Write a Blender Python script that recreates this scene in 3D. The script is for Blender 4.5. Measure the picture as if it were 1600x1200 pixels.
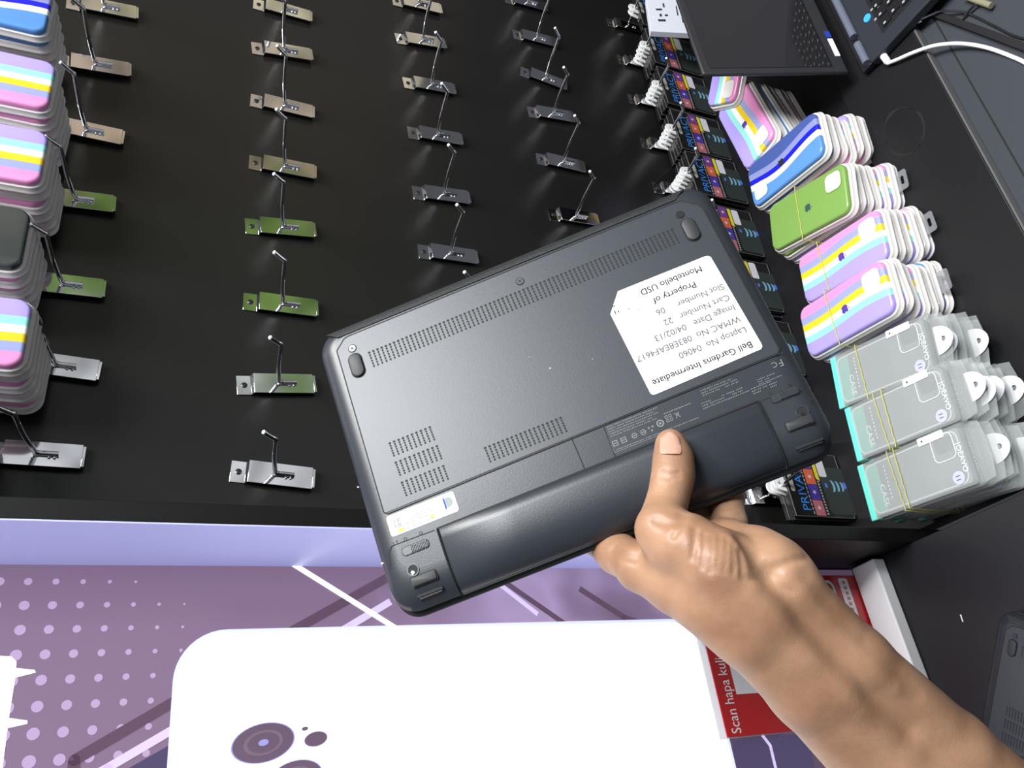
import bpy, math, random
import numpy as np
from mathutils import Matrix, Vector

for o in list(bpy.data.objects):
    bpy.data.objects.remove(o)
scn = bpy.context.scene
col = scn.collection
random.seed(7)

# ------------------------------------------------------------------ camera
F = 1300.15
CP = np.array([0.0, -0.868631, 0.108039])
CR = np.array([[-0.12766897, -0.40211783, -0.9066432],
               [-0.86499315, 0.49240002, -0.09658711],
               [0.48527053, 0.77190898, -0.41069337]])   # rows: right, down, forward
cam = bpy.data.cameras.new('camera')
cam.sensor_width = 36.0
cam.lens = F / 1600 * 36.0
cam.clip_start = 0.02
camo = bpy.data.objects.new('camera', cam)
col.objects.link(camo)
mw = Matrix.Identity(4)
for i in range(3):
    mw[i][0] = CR[0][i]; mw[i][1] = -CR[1][i]; mw[i][2] = -CR[2][i]; mw[i][3] = CP[i]
camo.matrix_world = mw
scn.camera = camo
scn.view_settings.view_transform = 'Standard'
scn.view_settings.look = 'None'
scn.view_settings.gamma = 1.0
scn.view_settings.use_curve_mapping = False
scn.view_settings.exposure = 0.0

def ray(px, py):
    v = CR.T @ np.array([(px-800)/F, (py-600)/F, 1.0])
    return v / np.linalg.norm(v)
def at(px, py, ax, val):            # where the sight line of a photo pixel meets a plane of the room
    v = ray(px, py); t = (val - CP[ax]) / v[ax]
    return CP + t*v
def campt(px, py, d):
    return CP + CR.T @ np.array([(px-800)/F*d, (py-600)/F*d, d])

# ------------------------------------------------------------------ world
def build_world():
    """the rest of the shop as the chrome sees it: bright ceiling, pale doorway, foliage, tan shelving"""
    w = bpy.data.worlds.new('shop_surroundings'); scn.world = w
    w.use_nodes = True
    nt = w.node_tree; nt.nodes.clear()
    N = nt.nodes.new; L = nt.links.new
    def M(op, a, bb=None, c=None, clamp=False):
        n = N('ShaderNodeMath'); n.operation = op; n.use_clamp = clamp
        for i, v in enumerate((a, bb, c)):
            if v is None: continue
            if isinstance(v, (int, float)): n.inputs[i].default_value = v
            else: L(v, n.inputs[i])
        return n.outputs[0]
    tc = N('ShaderNodeTexCoord'); sp = N('ShaderNodeSeparateXYZ'); L(tc.outputs['Generated'], sp.inputs[0])
    x, y, z = sp.outputs
    nz = N('ShaderNodeTexNoise'); nz.inputs['Scale'].default_value = 11; nz.inputs['Detail'].default_value = 4; L(tc.outputs['Generated'], nz.inputs['Vector'])
    ratio = M('DIVIDE', x, M('MAXIMUM', M('MULTIPLY', y, -1.0), .05))
    u = M('MULTIPLY_ADD', nz.outputs['Fac'], .26, M('MULTIPLY_ADD', ratio, .4, -.13))
    rp = N('ShaderNodeValToRGB'); el = rp.color_ramp.elements
    el[0].position = 0; el[0].color = (.30, .32, .36, 1); el[1].position = 1; el[1].color = (.10, .11, .14, 1)
    for p, c in ((.10, (.34, .36, .40)), (.18, (.80, .82, .85)), (.225, (.62, .64, .66)), (.270, (.14, .24, .06)), (.320, (.17, .28, .07)), (.350, (.10, .12, .06)), (.375, (.58, .44, .30)), (.47, (.50, .42, .34)), (.52, (.72, .66, .44)), (.62, (.40, .34, .34)), (.70, (.22, .23, .34))):
        e = el.new(p); e.color = (*c, 1)
    L(u, rp.inputs['Fac'])
    n2 = N('ShaderNodeTexNoise'); n2.inputs['Scale'].default_value = 46; n2.inputs['Detail'].default_value = 4; L(tc.outputs['Generated'], n2.inputs['Vector'])
    br = M('MULTIPLY_ADD', M('SUBTRACT', n2.outputs['Fac'], .5), 4.5, 1.0); br = M('MAXIMUM', M('MINIMUM', br, 1.6), .12)
    vm = N('ShaderNodeVectorMath'); vm.operation = 'SCALE'; L(rp.outputs[0], vm.inputs[0]); L(br, vm.inputs['Scale'])
    hi = M('SUBTRACT', 1.0, M('MULTIPLY', M('SUBTRACT', z, .22), 7.0, clamp=True)); lo = M('MULTIPLY', M('ADD', z, .52), 5.0, clamp=True)
    mask = M('MULTIPLY', hi, lo)
    ceil_ = M('MULTIPLY', M('SUBTRACT', z, .62), 4.0, clamp=True)
    m1 = N('ShaderNodeMix'); m1.data_type = 'RGBA'; m1.inputs[6].default_value = (.055, .057, .062, 1); L(mask, m1.inputs[0]); L(vm.outputs[0], m1.inputs[7])
    m2 = N('ShaderNodeMix'); m2.data_type = 'RGBA'; m2.inputs[7].default_value = (.62, .64, .68, 1); L(ceil_, m2.inputs[0]); L(m1.outputs[2], m2.inputs[6])
    bg = N('ShaderNodeBackground'); bg.inputs['Strength'].default_value = WORLD
    out = N('ShaderNodeOutputWorld')
    L(m2.outputs[2], bg.inputs['Color']); L(bg.outputs[0], out.inputs['Surface'])
WORLD = 0.8
build_world()

# ------------------------------------------------------------------ lights
def area(name, loc, target, size, power, color=(1, 1, 1), sy=None):
    l = bpy.data.lights.new(name, 'AREA'); l.energy = power; l.color = color
    l.shape = 'RECTANGLE'; l.size = size; l.size_y = sy or size
    o = bpy.data.objects.new(name, l); col.objects.link(o)
    o.location = loc
    o.rotation_euler = (Vector(target)-Vector(loc)).to_track_quat('-Z', 'Y').to_euler()
    return o
area('ceiling_panel_light', (1.1, -1.0, 2.1), (0.5, -0.3, -0.4), 1.2, 75, (1, .985, .96), .5)
area('shop_tube_light', (0.72, -2.0, 2.0), (0.4, -0.45, -0.2), 1.1, 102, (.95, .975, 1), .8)

# ------------------------------------------------------------------ materials
MATS = {}
def mat(name, color=(.5, .5, .5), rough=.5, metal=0.0, emit=None, estr=1.0, alpha=1.0, spec=.5, coat=0.0, sss=0.0,
        bump=0.0, bscale=200.0, vary=0.0, vscale=8.0, trans=0.0):
    if name in MATS: return MATS[name]
    m = bpy.data.materials.new(name); m.use_nodes = True
    nt = m.node_tree; b = nt.nodes['Principled BSDF']
    b.inputs['Base Color'].default_value = (*color, 1); b.inputs['Roughness'].default_value = rough
    b.inputs['Metallic'].default_value = metal; b.inputs['Specular IOR Level'].default_value = spec
    b.inputs['Alpha'].default_value = alpha
    b.inputs['Coat Weight'].default_value = coat; b.inputs['Coat Roughness'].default_value = .08
    b.inputs['Transmission Weight'].default_value = trans
    if sss:
        b.inputs['Subsurface Weight'].default_value = sss
        b.inputs['Subsurface Radius'].default_value = (.009, .004, .002)
        b.inputs['Subsurface Scale'].default_value = 1.0
    if emit:
        b.inputs['Emission Color'].default_value = (*emit, 1); b.inputs['Emission Strength'].default_value = estr
    tc = nt.nodes.new('ShaderNodeTexCoord')
    if bump:
        nz = nt.nodes.new('ShaderNodeTexNoise'); nz.inputs['Scale'].default_value = bscale; nz.inputs['Detail'].default_value = 4
        bp = nt.nodes.new('ShaderNodeBump'); bp.inputs['Strength'].default_value = bump; bp.inputs['Distance'].default_value = .001
        nt.links.new(tc.outputs['Object'], nz.inputs['Vector']); nt.links.new(nz.outputs['Fac'], bp.inputs['Height'])
        nt.links.new(bp.outputs[0], b.inputs['Normal'])
    if vary:
        nz = nt.nodes.new('ShaderNodeTexNoise'); nz.inputs['Scale'].default_value = vscale; nz.inputs['Detail'].default_value = 3
        mx = nt.nodes.new('ShaderNodeMix'); mx.data_type = 'RGBA'
        mx.inputs[6].default_value = (*[c*(1-vary) for c in color], 1)
        mx.inputs[7].default_value = (*[min(1, c*(1+vary)) for c in color], 1)
        nt.links.new(tc.outputs['Object'], nz.inputs['Vector']); nt.links.new(nz.outputs['Fac'], mx.inputs[0])
        nt.links.new(mx.outputs[2], b.inputs['Base Color'])
    MATS[name] = m
    return m

def stripes(name, cols, w, wob=.07, k=42.0, ph=0.0):
    """wavy colour bands that run along a phone case; cols = [(start, colour)...] over the width"""
    m = bpy.data.materials.new(name); m.use_nodes = True
    nt = m.node_tree; b = nt.nodes['Principled BSDF']
    b.inputs['Roughness'].default_value = .35; b.inputs['Coat Weight'].default_value = .25; b.inputs['Coat Roughness'].default_value = .2
    N = nt.nodes.new; L = nt.links.new
    tc = N('ShaderNodeTexCoord'); sx = N('ShaderNodeSeparateXYZ'); L(tc.outputs['Object'], sx.inputs[0])
    def M(op, a, bb, c=None):
        n = N('ShaderNodeMath'); n.operation = op
        for i, v in enumerate((a, bb, c)):
            if v is None: continue
            if isinstance(v, (int, float)): n.inputs[i].default_value = v
            else: L(v, n.inputs[i])
        return n.outputs[0]
    u = M('MULTIPLY_ADD', sx.outputs[0], 1.0/w, .5)
    s = M('SINE', M('MULTIPLY_ADD', sx.outputs[1], k, ph), 0.0)
    s2 = M('SINE', M('MULTIPLY_ADD', sx.outputs[1], k*.43, 1.3), 0.0)
    u = M('MULTIPLY_ADD', s, wob, u); u = M('MULTIPLY_ADD', s2, wob*.7, u)
    rp = N('ShaderNodeValToRGB'); rp.color_ramp.interpolation = 'CONSTANT'
    el = rp.color_ramp.elements
    el[0].position = 0; el[0].color = (*cols[0][1], 1)
    el[1].position = cols[1][0]; el[1].color = (*cols[1][1], 1)
    for p, c in cols[2:]:
        e = el.new(p); e.color = (*c, 1)
    L(u, rp.inputs['Fac']); L(rp.outputs[0], b.inputs['Base Color'])
    return m

# ------------------------------------------------------------------ mesh builder
TXT = {}
def text_mesh(s, size):
    key = (s, size)
    if key not in TXT:
        cu = bpy.data.curves.new('glyphs', 'FONT'); cu.body = s; cu.size = size
        cu.resolution_u = 3
        o = bpy.data.objects.new('glyphs', cu); col.objects.link(o)
        dg = bpy.context.evaluated_depsgraph_get(); dg.update()
        me = bpy.data.meshes.new_from_object(o.evaluated_get(dg))
        V = [tuple(v.co) for v in me.vertices]; Fc = [tuple(p.vertices) for p in me.polygons]
        bpy.data.meshes.remove(me); bpy.data.objects.remove(o); bpy.data.curves.remove(cu)
        TXT[key] = (V, Fc)
    return TXT[key]

def rrect(w, h, r, n=6, cx=0, cy=0):
    pts = []
    r = min(r, w/2-1e-6, h/2-1e-6)
    for sx, sy, a0 in ((1, 1, 0), (-1, 1, 90), (-1, -1, 180), (1, -1, 270)):
        for i in range(n+1):
            a = math.radians(a0 + 90*i/n)
            pts.append((cx + sx*(w/2-r) + r*math.cos(a), cy + sy*(h/2-r) + r*math.sin(a)))
    return pts
def circ(r, n=20, cx=0, cy=0, ry=None):
    ry = ry or r
    return [(cx+r*math.cos(2*math.pi*i/n), cy+ry*math.sin(2*math.pi*i/n)) for i in range(n)]

class MB:
    def __init__(self): self.v = []; self.f = []; self.mi = []; self.mats = []; self.X = Matrix.Identity(4)
    def _m(self, m):
        if m not in self.mats: self.mats.append(m)
        return self.mats.index(m)
    def add(self, V, Fc, m, X=None):
        n = len(self.v); T = self.X @ X if X is not None else self.X
        self.v += [tuple(T @ Vector(p)) for p in V]
        k = self._m(m)
        for f in Fc: self.f.append(tuple(i+n for i in f)); self.mi.append(k)
        return self
    def box(self, x0, x1, y0, y1, z0, z1, m, X=None):
        V = [(x, y, z) for z in (z0, z1) for x, y in ((x0, y0), (x1, y0), (x1, y1), (x0, y1))]
        return self.add(V, [(3, 2, 1, 0), (4, 5, 6, 7), (0, 1, 5, 4), (1, 2, 6, 5), (2, 3, 7, 6), (3, 0, 4, 7)], m, X)
    def loft(self, loops, m, caps=True, X=None):
        n = len(loops[0]); V = [p for l in loops for p in l]; Fc = []
        for k in range(len(loops)-1):
            for i in range(n):
                j = (i+1) % n
                Fc.append((k*n+i, k*n+j, (k+1)*n+j, (k+1)*n+i))
        if caps:
            Fc.append(tuple(range(n-1, -1, -1))); Fc.append(tuple((len(loops)-1)*n+i for i in range(n)))
        return self.add(V, Fc, m, X)
    def prism(self, out, z0, z1, m, X=None, bev=0.0):
        """out: 2D outline (ccw); bev: chamfer of the top rim"""
        loops = [[(x, y, z0) for x, y in out]]
        if bev:
            cx = sum(p[0] for p in out)/len(out); cy = sum(p[1] for p in out)/len(out)
            loops.append([(x, y, z1-bev) for x, y in out])
            def ins(x, y, d):
                dx, dy = x-cx, y-cy; l = math.hypot(dx, dy)
                return (x-d*dx/l*1.2, y-d*dy/l*1.2)
            loops.append([(*ins(x, y, bev*.3), z1-bev*.3) for x, y in out])
            loops.append([(*ins(x, y, bev), z1) for x, y in out])
        else: loops.append([(x, y, z1) for x, y in out])
        return self.loft(loops, m, True, X)
    def poly(self, out, z, m, X=None):
        return self.add([(x, y, z) for x, y in out], [tuple(range(len(out)))], m, X)
    def ring(self, o, i, z0, z1, m, X=None):
        """flat ring with thickness between outlines o and i of the same point count"""
        n = len(o)
        V = [(x, y, z0) for x, y in o]+[(x, y, z1) for x, y in o]+[(x, y, z1) for x, y in i]+[(x, y, z0) for x, y in i]
        Fc = []
        for a in range(n):
            b = (a+1) % n
            for k in range(4):
                l = (k+1) % 4
                Fc.append((k*n+a, k*n+b, l*n+b, l*n+a))
        return self.add(V, Fc, m, X)
    def strip(self, p, q, w, z, m, X=None):
        (x0, y0), (x1, y1) = p, q; l = math.hypot(x1-x0, y1-y0); nx, ny = -(y1-y0)/l*w/2, (x1-x0)/l*w/2
        return self.add([(x0-nx, y0-ny, z), (x1-nx, y1-ny, z), (x1+nx, y1+ny, z), (x0+nx, y0+ny, z)], [(0, 1, 2, 3)], m, X)
    def path(self, pts, w, z, m, closed=False, X=None):
        P = list(pts)+([pts[0]] if closed else [])
        for a, b in zip(P, P[1:]):
            if math.hypot(a[0]-b[0], a[1]-b[1]) > 1e-9: self.strip(a, b, w, z, m, X)
        return self
    def tube(self, pts, r, m, n=8, closed=False, X=None, rs=None):
        P = [Vector(p) for p in pts]; N = len(P); loops = []
        up = None
        for i in range(N):
            a = P[(i-1) % N] if (closed or i) else P[0]; b = P[(i+1) % N] if (closed or i < N-1) else P[-1]
            t = (b-a).normalized()
            if up is None:
                up = Vector((0, 0, 1)) if abs(t.z) < .9 else Vector((1, 0, 0))
            s = t.cross(up).normalized(); up = s.cross(t).normalized()
            rr = rs[i] if rs else r
            loops.append([tuple(P[i]+rr*(math.cos(2*math.pi*k/n)*s+math.sin(2*math.pi*k/n)*up)) for k in range(n)])
        if closed: loops.append(loops[0])
        return self.loft(loops, m, not closed, X)
    def text(self, s, size, x, y, z, m, align='l', X=None, sx=1.0, rot=0):
        V, Fc = text_mesh(s, size)
        if not V: return self
        xs = [v[0] for v in V]; w = max(xs)-min(xs); ox = {'l': 0, 'c': -w/2, 'r': -w}[align]-min(xs)
        T = Matrix.Translation((x, y, z)) @ Matrix.Rotation(rot, 4, 'Z') @ Matrix.Scale(sx, 4, (1, 0, 0)) @ Matrix.Translation((ox, 0, 0))
        if X is not None: T = X @ T
        return self.add(V, Fc, m, T)
    def build(self, name, parent=None, smooth=True, ang=35, bevel=0.0, seg=2):
        me = bpy.data.meshes.new(name); me.from_pydata(self.v, [], self.f); me.update()
        for m in self.mats: me.materials.append(m)
        me.polygons.foreach_set('material_index', self.mi)
        if smooth:
            me.polygons.foreach_set('use_smooth', [True]*len(me.polygons))
            me.set_sharp_from_angle(angle=math.radians(ang))
        o = bpy.data.objects.new(name, me); col.objects.link(o)
        if parent: o.parent = parent
        if bevel:
            b = o.modifiers.new('rounded_edges', 'BEVEL'); b.width = bevel; b.segments = seg; b.limit_method = 'ANGLE'
            b.angle_limit = math.radians(40)
        return o

def smooth_path(pts, n=6):
    P = [Vector(p) for p in pts]; out = []
    for i in range(len(P)-1):
        p0 = P[max(i-1, 0)]; p1 = P[i]; p2 = P[i+1]; p3 = P[min(i+2, len(P)-1)]
        for k in range(n):
            t = k/n
            out.append(.5*((2*p1)+(-p0+p2)*t+(2*p0-5*p1+4*p2-p3)*t*t+(-p0+3*p1-3*p2+p3)*t**3))
    out.append(P[-1])
    return [tuple(p) for p in out]

def tag(o, label, cat, group=None, kind=None):
    if label: o['label'] = label
    if cat: o['category'] = cat
    if group: o['group'] = group
    if kind: o['kind'] = kind
    return o
def thing(name, label, cat, M=None, group=None):
    o = bpy.data.objects.new(name, None); o.empty_display_size = .02; col.objects.link(o)
    if M is not None: o.matrix_world = M
    return tag(o, label, cat, group)
def struct(o): o['kind'] = 'structure'; return o
def dup(root, M, label, group=None, skip=()):
    r = root.copy(); col.objects.link(r); r.matrix_world = M; r['label'] = label
    if group: r['group'] = group
    for ch in CH.get(root.name, []):
        if any(ch.name.startswith(q) for q in skip): continue
        c = ch.copy(); col.objects.link(c); c.parent = r
        for g in CH.get(ch.name, []):
            d = g.copy(); col.objects.link(d); d.parent = c
    return r
CH = {}
def index_children(root):
    CH[root.name] = [c for c in col.objects if c.parent == root]
    for c in CH[root.name]: CH[c.name] = [d for d in col.objects if d.parent == c]

def frame(o, x, y, z):
    M = Matrix.Identity(4)
    for i in range(3): M[i][0] = x[i]; M[i][1] = y[i]; M[i][2] = z[i]; M[i][3] = o[i]
    return M
def rotz(a): return Matrix.Rotation(a, 4, 'Z')
ORD = ['topmost', 'second', 'third', 'fourth', 'fifth', 'sixth', 'seventh', 'eighth', 'ninth', 'tenth', 'eleventh']

black_wall = mat('black_satin_laminate', (.0095, .0090, .0085), .30, spec=.45, bump=.05, bscale=60, vary=.25, vscale=5)
black_board = mat('black_board', (.006, .006, .007), .42, spec=.35, vary=.25, vscale=6)
black_gloss = mat('black_gloss_laminate', (.006, .006, .008), .18)
black_edge = mat('black_edge_band', (.004, .004, .004), .5, spec=.3)
chrome = mat('polished_chrome', (.86, .86, .87), .07, 1.0)
steel_dark = mat('dark_screw_steel', (.10, .10, .10), .35, 1.0)
white_pl = mat('white_plastic', (.85, .85, .86), .35)

# ------------------------------------------------------------------ setting
ZS = -0.854      # shelf
ZB = -0.846     # ledge board
ZC = -0.793     # raised counter on the left
YL = -0.065     # lightbox face
struct(MB().box(.27, 2.8, 0, .02, -1.0, 1.1, black_wall).build('wall_back', smooth=False))
struct(MB().box(.27, .288, -.17, 0, -.90, 1.1, black_edge).build('wall_left', smooth=False, bevel=.0008))

# ================================================================== CHUNKS
# ------------------------------------------------------------------ shop furniture
def furniture():
    t = thing('display_counter', 'raised matte black counter carrying the white slab, the red card holder and the cornermost laptop', 'counter',
              Matrix.Translation((0, -.6, ZC)))
    m = MB(); m.box(-1.0, .27, -.9, .535, -.03, 0, mat('black_counter_top', (.010, .0095, .012), .42, spec=.4, vary=.3, vscale=7))
    m.build('counter_top', t, smooth=False, bevel=.001)
    m = MB(); m.box(.25, .269, -.9, .42, -.4, -.0305, black_board); m.build('side_panel', t, smooth=False)
    t = thing('display_shelf', 'black shelf board under the stacks of phone case packs', 'shelf', Matrix.Translation((1.5, -.145, ZS)))
    MB().box(-1.2, 1.3, -.145, .144, -.03, 0, black_board).build('shelf_board', t, smooth=False)
    MB().box(-1.2, 1.3, -.1475, -.1455, -.03, .001, black_gloss).build('edge_strip', t, smooth=False)
    t = thing('ledge_board', 'wide black ledge in front of the case stacks, a dried ring stain on it', 'ledge', Matrix.Translation((1.5, -.37, ZB)))
    MB().box(-1.2, 1.3, -.062, .075, -.04, 0, mat('black_ledge', (.008, .008, .009), .38, spec=.4, vary=.3, vscale=5)).build('ledge_top', t, smooth=False, bevel=.0015)
    st = MB()
    c = at(1412, 205, 2, ZB)
    pts_o, pts_i = [], []
    for i in range(40):
        a = 2*math.pi*i/40; w = .0012+.0012*math.sin(3*a+1)+.0006*math.sin(7*a)
        r = .036+.002*math.sin(2*a)
        pts_o.append((c[0]-1.5+(r+w)*math.cos(a)*1.1, c[1]+.37+(r+w)*math.sin(a)*.85)); pts_i.append((c[0]-1.5+(r-w)*math.cos(a)*1.1, c[1]+.37+(r-w)*math.sin(a)*.85))
    st.ring(pts_o, pts_i, .0001, .0003, mat('dried_ring_stain', (.003, .003, .003), .75))
    st.build('ring_stain', t)
    t = thing('front_counter', 'smooth slate grey counter top past the pale seam, cables lying over it', 'counter', Matrix.Translation((1.5, -.98, -.861)))
    MB().box(-1.2, 1.3, -.8, .545, -.03, 0, mat('slate_laminate', (.045, .050, .060), .36, spec=.5)).build('counter_top', t, smooth=False)
    MB().box(-1.2, 1.3, .5455, .549, -.03, .013, mat('pale_seam', (.12, .12, .12), .4)).build('seam_strip', t, smooth=False)
    MB().box(-1.2, 1.3, .522, .524, .0, .0006, mat('dark_seam', (.004, .004, .004), .6)).build('groove_line', t, smooth=False)
furniture()

# ------------------------------------------------------------------ backlit poster
def lightbox():
    t = thing('lightbox', 'backlit purple advertising poster with a giant white phone and rows of pale dots', 'light box', Matrix.Translation((.1, YL, -.3)))
    E_ = lambda n, c, s=1.0: mat(n, tuple(x*.35 for x in c), .22, emit=c, estr=s)
    fr = MB(); fr.box(-1.1, .169, .002, .08, -.49, 1.4, mat('lightbox_body', (.3, .3, .33), .5)); fr.build('body', t, smooth=False)
    # poster light on the cabinet panel's outer face, painted as an added glowing sheet
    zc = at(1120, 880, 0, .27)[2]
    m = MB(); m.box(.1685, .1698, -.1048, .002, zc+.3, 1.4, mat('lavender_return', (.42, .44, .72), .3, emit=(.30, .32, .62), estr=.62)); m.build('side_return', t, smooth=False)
    # front print
    base = bpy.data.materials.new('purple_print'); base.use_nodes = True
    nt = base.node_tree; b = nt.nodes['Principled BSDF']; b.inputs['Roughness'].default_value = .2
    tc = nt.nodes.new('ShaderNodeTexCoord'); sp = nt.nodes.new('ShaderNodeSeparateXYZ'); nz = nt.nodes.new('ShaderNodeTexNoise')
    nz.inputs['Scale'].default_value = 7.5; nz.inputs['Detail'].default_value = 2
    ad = nt.nodes.new('ShaderNodeMath'); ad.operation = 'MULTIPLY_ADD'; ad.inputs[1].default_value = -1.6; ad.inputs[2].default_value = -.03
    a2 = nt.nodes.new('ShaderNodeMath'); a2.operation = 'MULTIPLY_ADD'; a2.inputs[1].default_value = 1.1
    rp = nt.nodes.new('ShaderNodeValToRGB'); el = rp.color_ramp.elements
    el[0].position = .28; el[0].color = (.19, .12, .20, 1); el[1].position = .95; el[1].color = (.075, .05, .085, 1)
    e = el.new(.40); e.color = (.26, .19, .32, 1); e = el.new(.56); e.color = (.36, .27, .47, 1); e = el.new(.72); e.color = (.20, .14, .24, 1)
    L = nt.links.new
    L(tc.outputs['Object'], sp.inputs[0]); L(tc.outputs['Object'], nz.inputs['Vector']); L(sp.outputs[2], ad.inputs[0])
    L(nz.outputs['Fac'], a2.inputs[0]); L(ad.outputs[0], a2.inputs[2]); L(a2.outputs[0], rp.inputs['Fac'])
    L(rp.outputs[0], b.inputs['Emission Color']); b.inputs['Emission Strength'].default_value = 1.0
    b.inputs['Base Color'].default_value = (.08, .06, .09, 1)
    dot = E_('print_dot', (.42, .31, .50)); white = E_('print_white', (1, 1, 1), 1.35); halo = E_('print_halo', (.62, .66, 1.0), 1.1)
    dark = E_('print_dark', (.105, .06, .10)); lav = E_('print_lavender', (.62, .52, .82)); lens = E_('print_lens', (.125, .085, .13)); blue = E_('print_lens_rim', (.30, .29, .62)); deep = E_('print_shade', (.07, .055, .12))
    # local poster plane: X right, Y -> world Z
    X = Matrix(((1, 0, 0, 0), (0, 0, -1, 0), (0, 1, 0, 0), (0, 0, 0, 1)))
    def P(px, py): q = at(px, py, 1, YL); return (q[0]-.1, q[2]+.3)
    pp = MB()
    pp.poly([(-1.1, -.49), (.1685, -.49), (.1685, 1.4), (-1.1, 1.4)], 0, base, X)
    L0, L1, L2, L3 = .0003, .0006, .0009, .0012
    # dots on a lattice
    p00 = np.array(P(2, 908.8)); p10 = np.array(P(254, 909.2)); p02 = np.array(P(31.2, 984.8)); p03 = np.array(P(25, 1024))
    a = (p10-p00)/6.0
    r3 = np.array(P(62.0/2.5, 750+685/2.5)); r1 = np.array(P(110/2.5, 750+397/2.5)); bvec = (r3-r1)/3.0
    for j in range(-1, 14):
        for i in range(-14, 12):
            c = r1 + a*i + bvec*j
            r = .0038-.00050*i+.00024*j - (.0006 if j < 1 else 0)
            r = min(r, .0082)
            if r < .0009 or c[0] > .16: continue
            pp.poly([(c[0]+r*math.cos(2*math.pi*k/14), c[1]+r*math.sin(2*math.pi*k/14)) for k in range(14)], L0, dot, X)
    # angular lines
    def line(pts, w, z, m):
        pp.path([P(*p) for p in pts], w, z, m, X=X)
        for p in pts[1:-1]:
            c = P(*p); pp.poly(circ(w/2, 12, *c), z, m, X)
    line([(628, 890), (455, 987), (300, 1080), (116, 1188), (108, 1290)], .009, L1, dark)
    line([(610, 940), (545, 979), (282, 1133), (168, 1200), (60, 1260)], .007, L1, lav)
    line([(455, 880), (612, 978), (700, 1035)], .0052, L2, white)
    line([(760, 890), (878, 972), (960, 1030)], .006, L1, dark)
    line([(770, 905), (840, 960)], .005, L1, lav)
    line([(905, 920), (975, 965), (1030, 985)], .007, L1, dark)
    line([(1190, 1148), (1203, 1165), (1215, 1215)], .004, L1, lav)
    pp.poly([P(*p) for p in ((300, 1165), (262, 1230), (150, 1230), (175, 1215), (290, 1150))], L0, deep, X)
    pp.poly([P(*p) for p in ((1145, 1158), (1262, 1145), (1290, 1300), (1150, 1300))], L0, deep, X)
    pp.poly([P(*p) for p in ((1030, 945), (1085, 962), (1092, 990), (1060, 972))], L0, deep, X)
    # white shape with two prongs at the left
    pp.poly([P(*p) for p in ((-60, 1020), (0, 1025), (18, 1026), (26, 1034), (25, 1044), (54, 1047), (56, 1051), (24, 1059), (14, 1122), (43, 1126), (43, 1131), (12, 1138), (4, 1200), (-10, 1280), (-200, 1280))], L1, white, X)
    # the giant phone
    x1, z0, z1 = .205-.1, -.519+.3, .050+.3
    for inset, z, m in ((-.0035, L2, halo), (0, L3, white)):
        o = rrect((z1-z0)-2*inset, .9, .042-inset*.5, 10)
        pp.poly([(x1-inset-.45 + (.45 if 0 else 0) + py, (z0+z1)/2+px) for px, py in [(q[0], q[1]*(.9-2*inset*0)/.9) for q in o]][::-1], z, m, X)
    def lens_at(px, py, qx, qy):
        c = P(px, py); e = P(qx, qy); r = math.hypot(c[0]-e[0], c[1]-e[1])
        for k, (s, m) in enumerate(((1.0, blue), (.955, lens), (.62, E_('print_lens_ring', (.17, .12, .17))), (.5, lens), (.16, blue))):
            if r < .012 and k > 1: break
            pp.poly([(c[0]+r*s*(.60*math.cos(q)-.10*math.sin(q)), c[1]+r*s*math.sin(q)) for q in [2*math.pi*w/40 for w in range(40)]], L3+.0003*(k+1), m, X)
    lens_at(411, 1161, 460, 1152); lens_at(493, 1155, 511, 1152); lens_at(476, 1139, 481, 1138)
    lens_at(350, 1228, 392, 1220); lens_at(462, 1215, 503, 1206)
    pp.build('poster', t, smooth=False)
lightbox()

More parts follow.
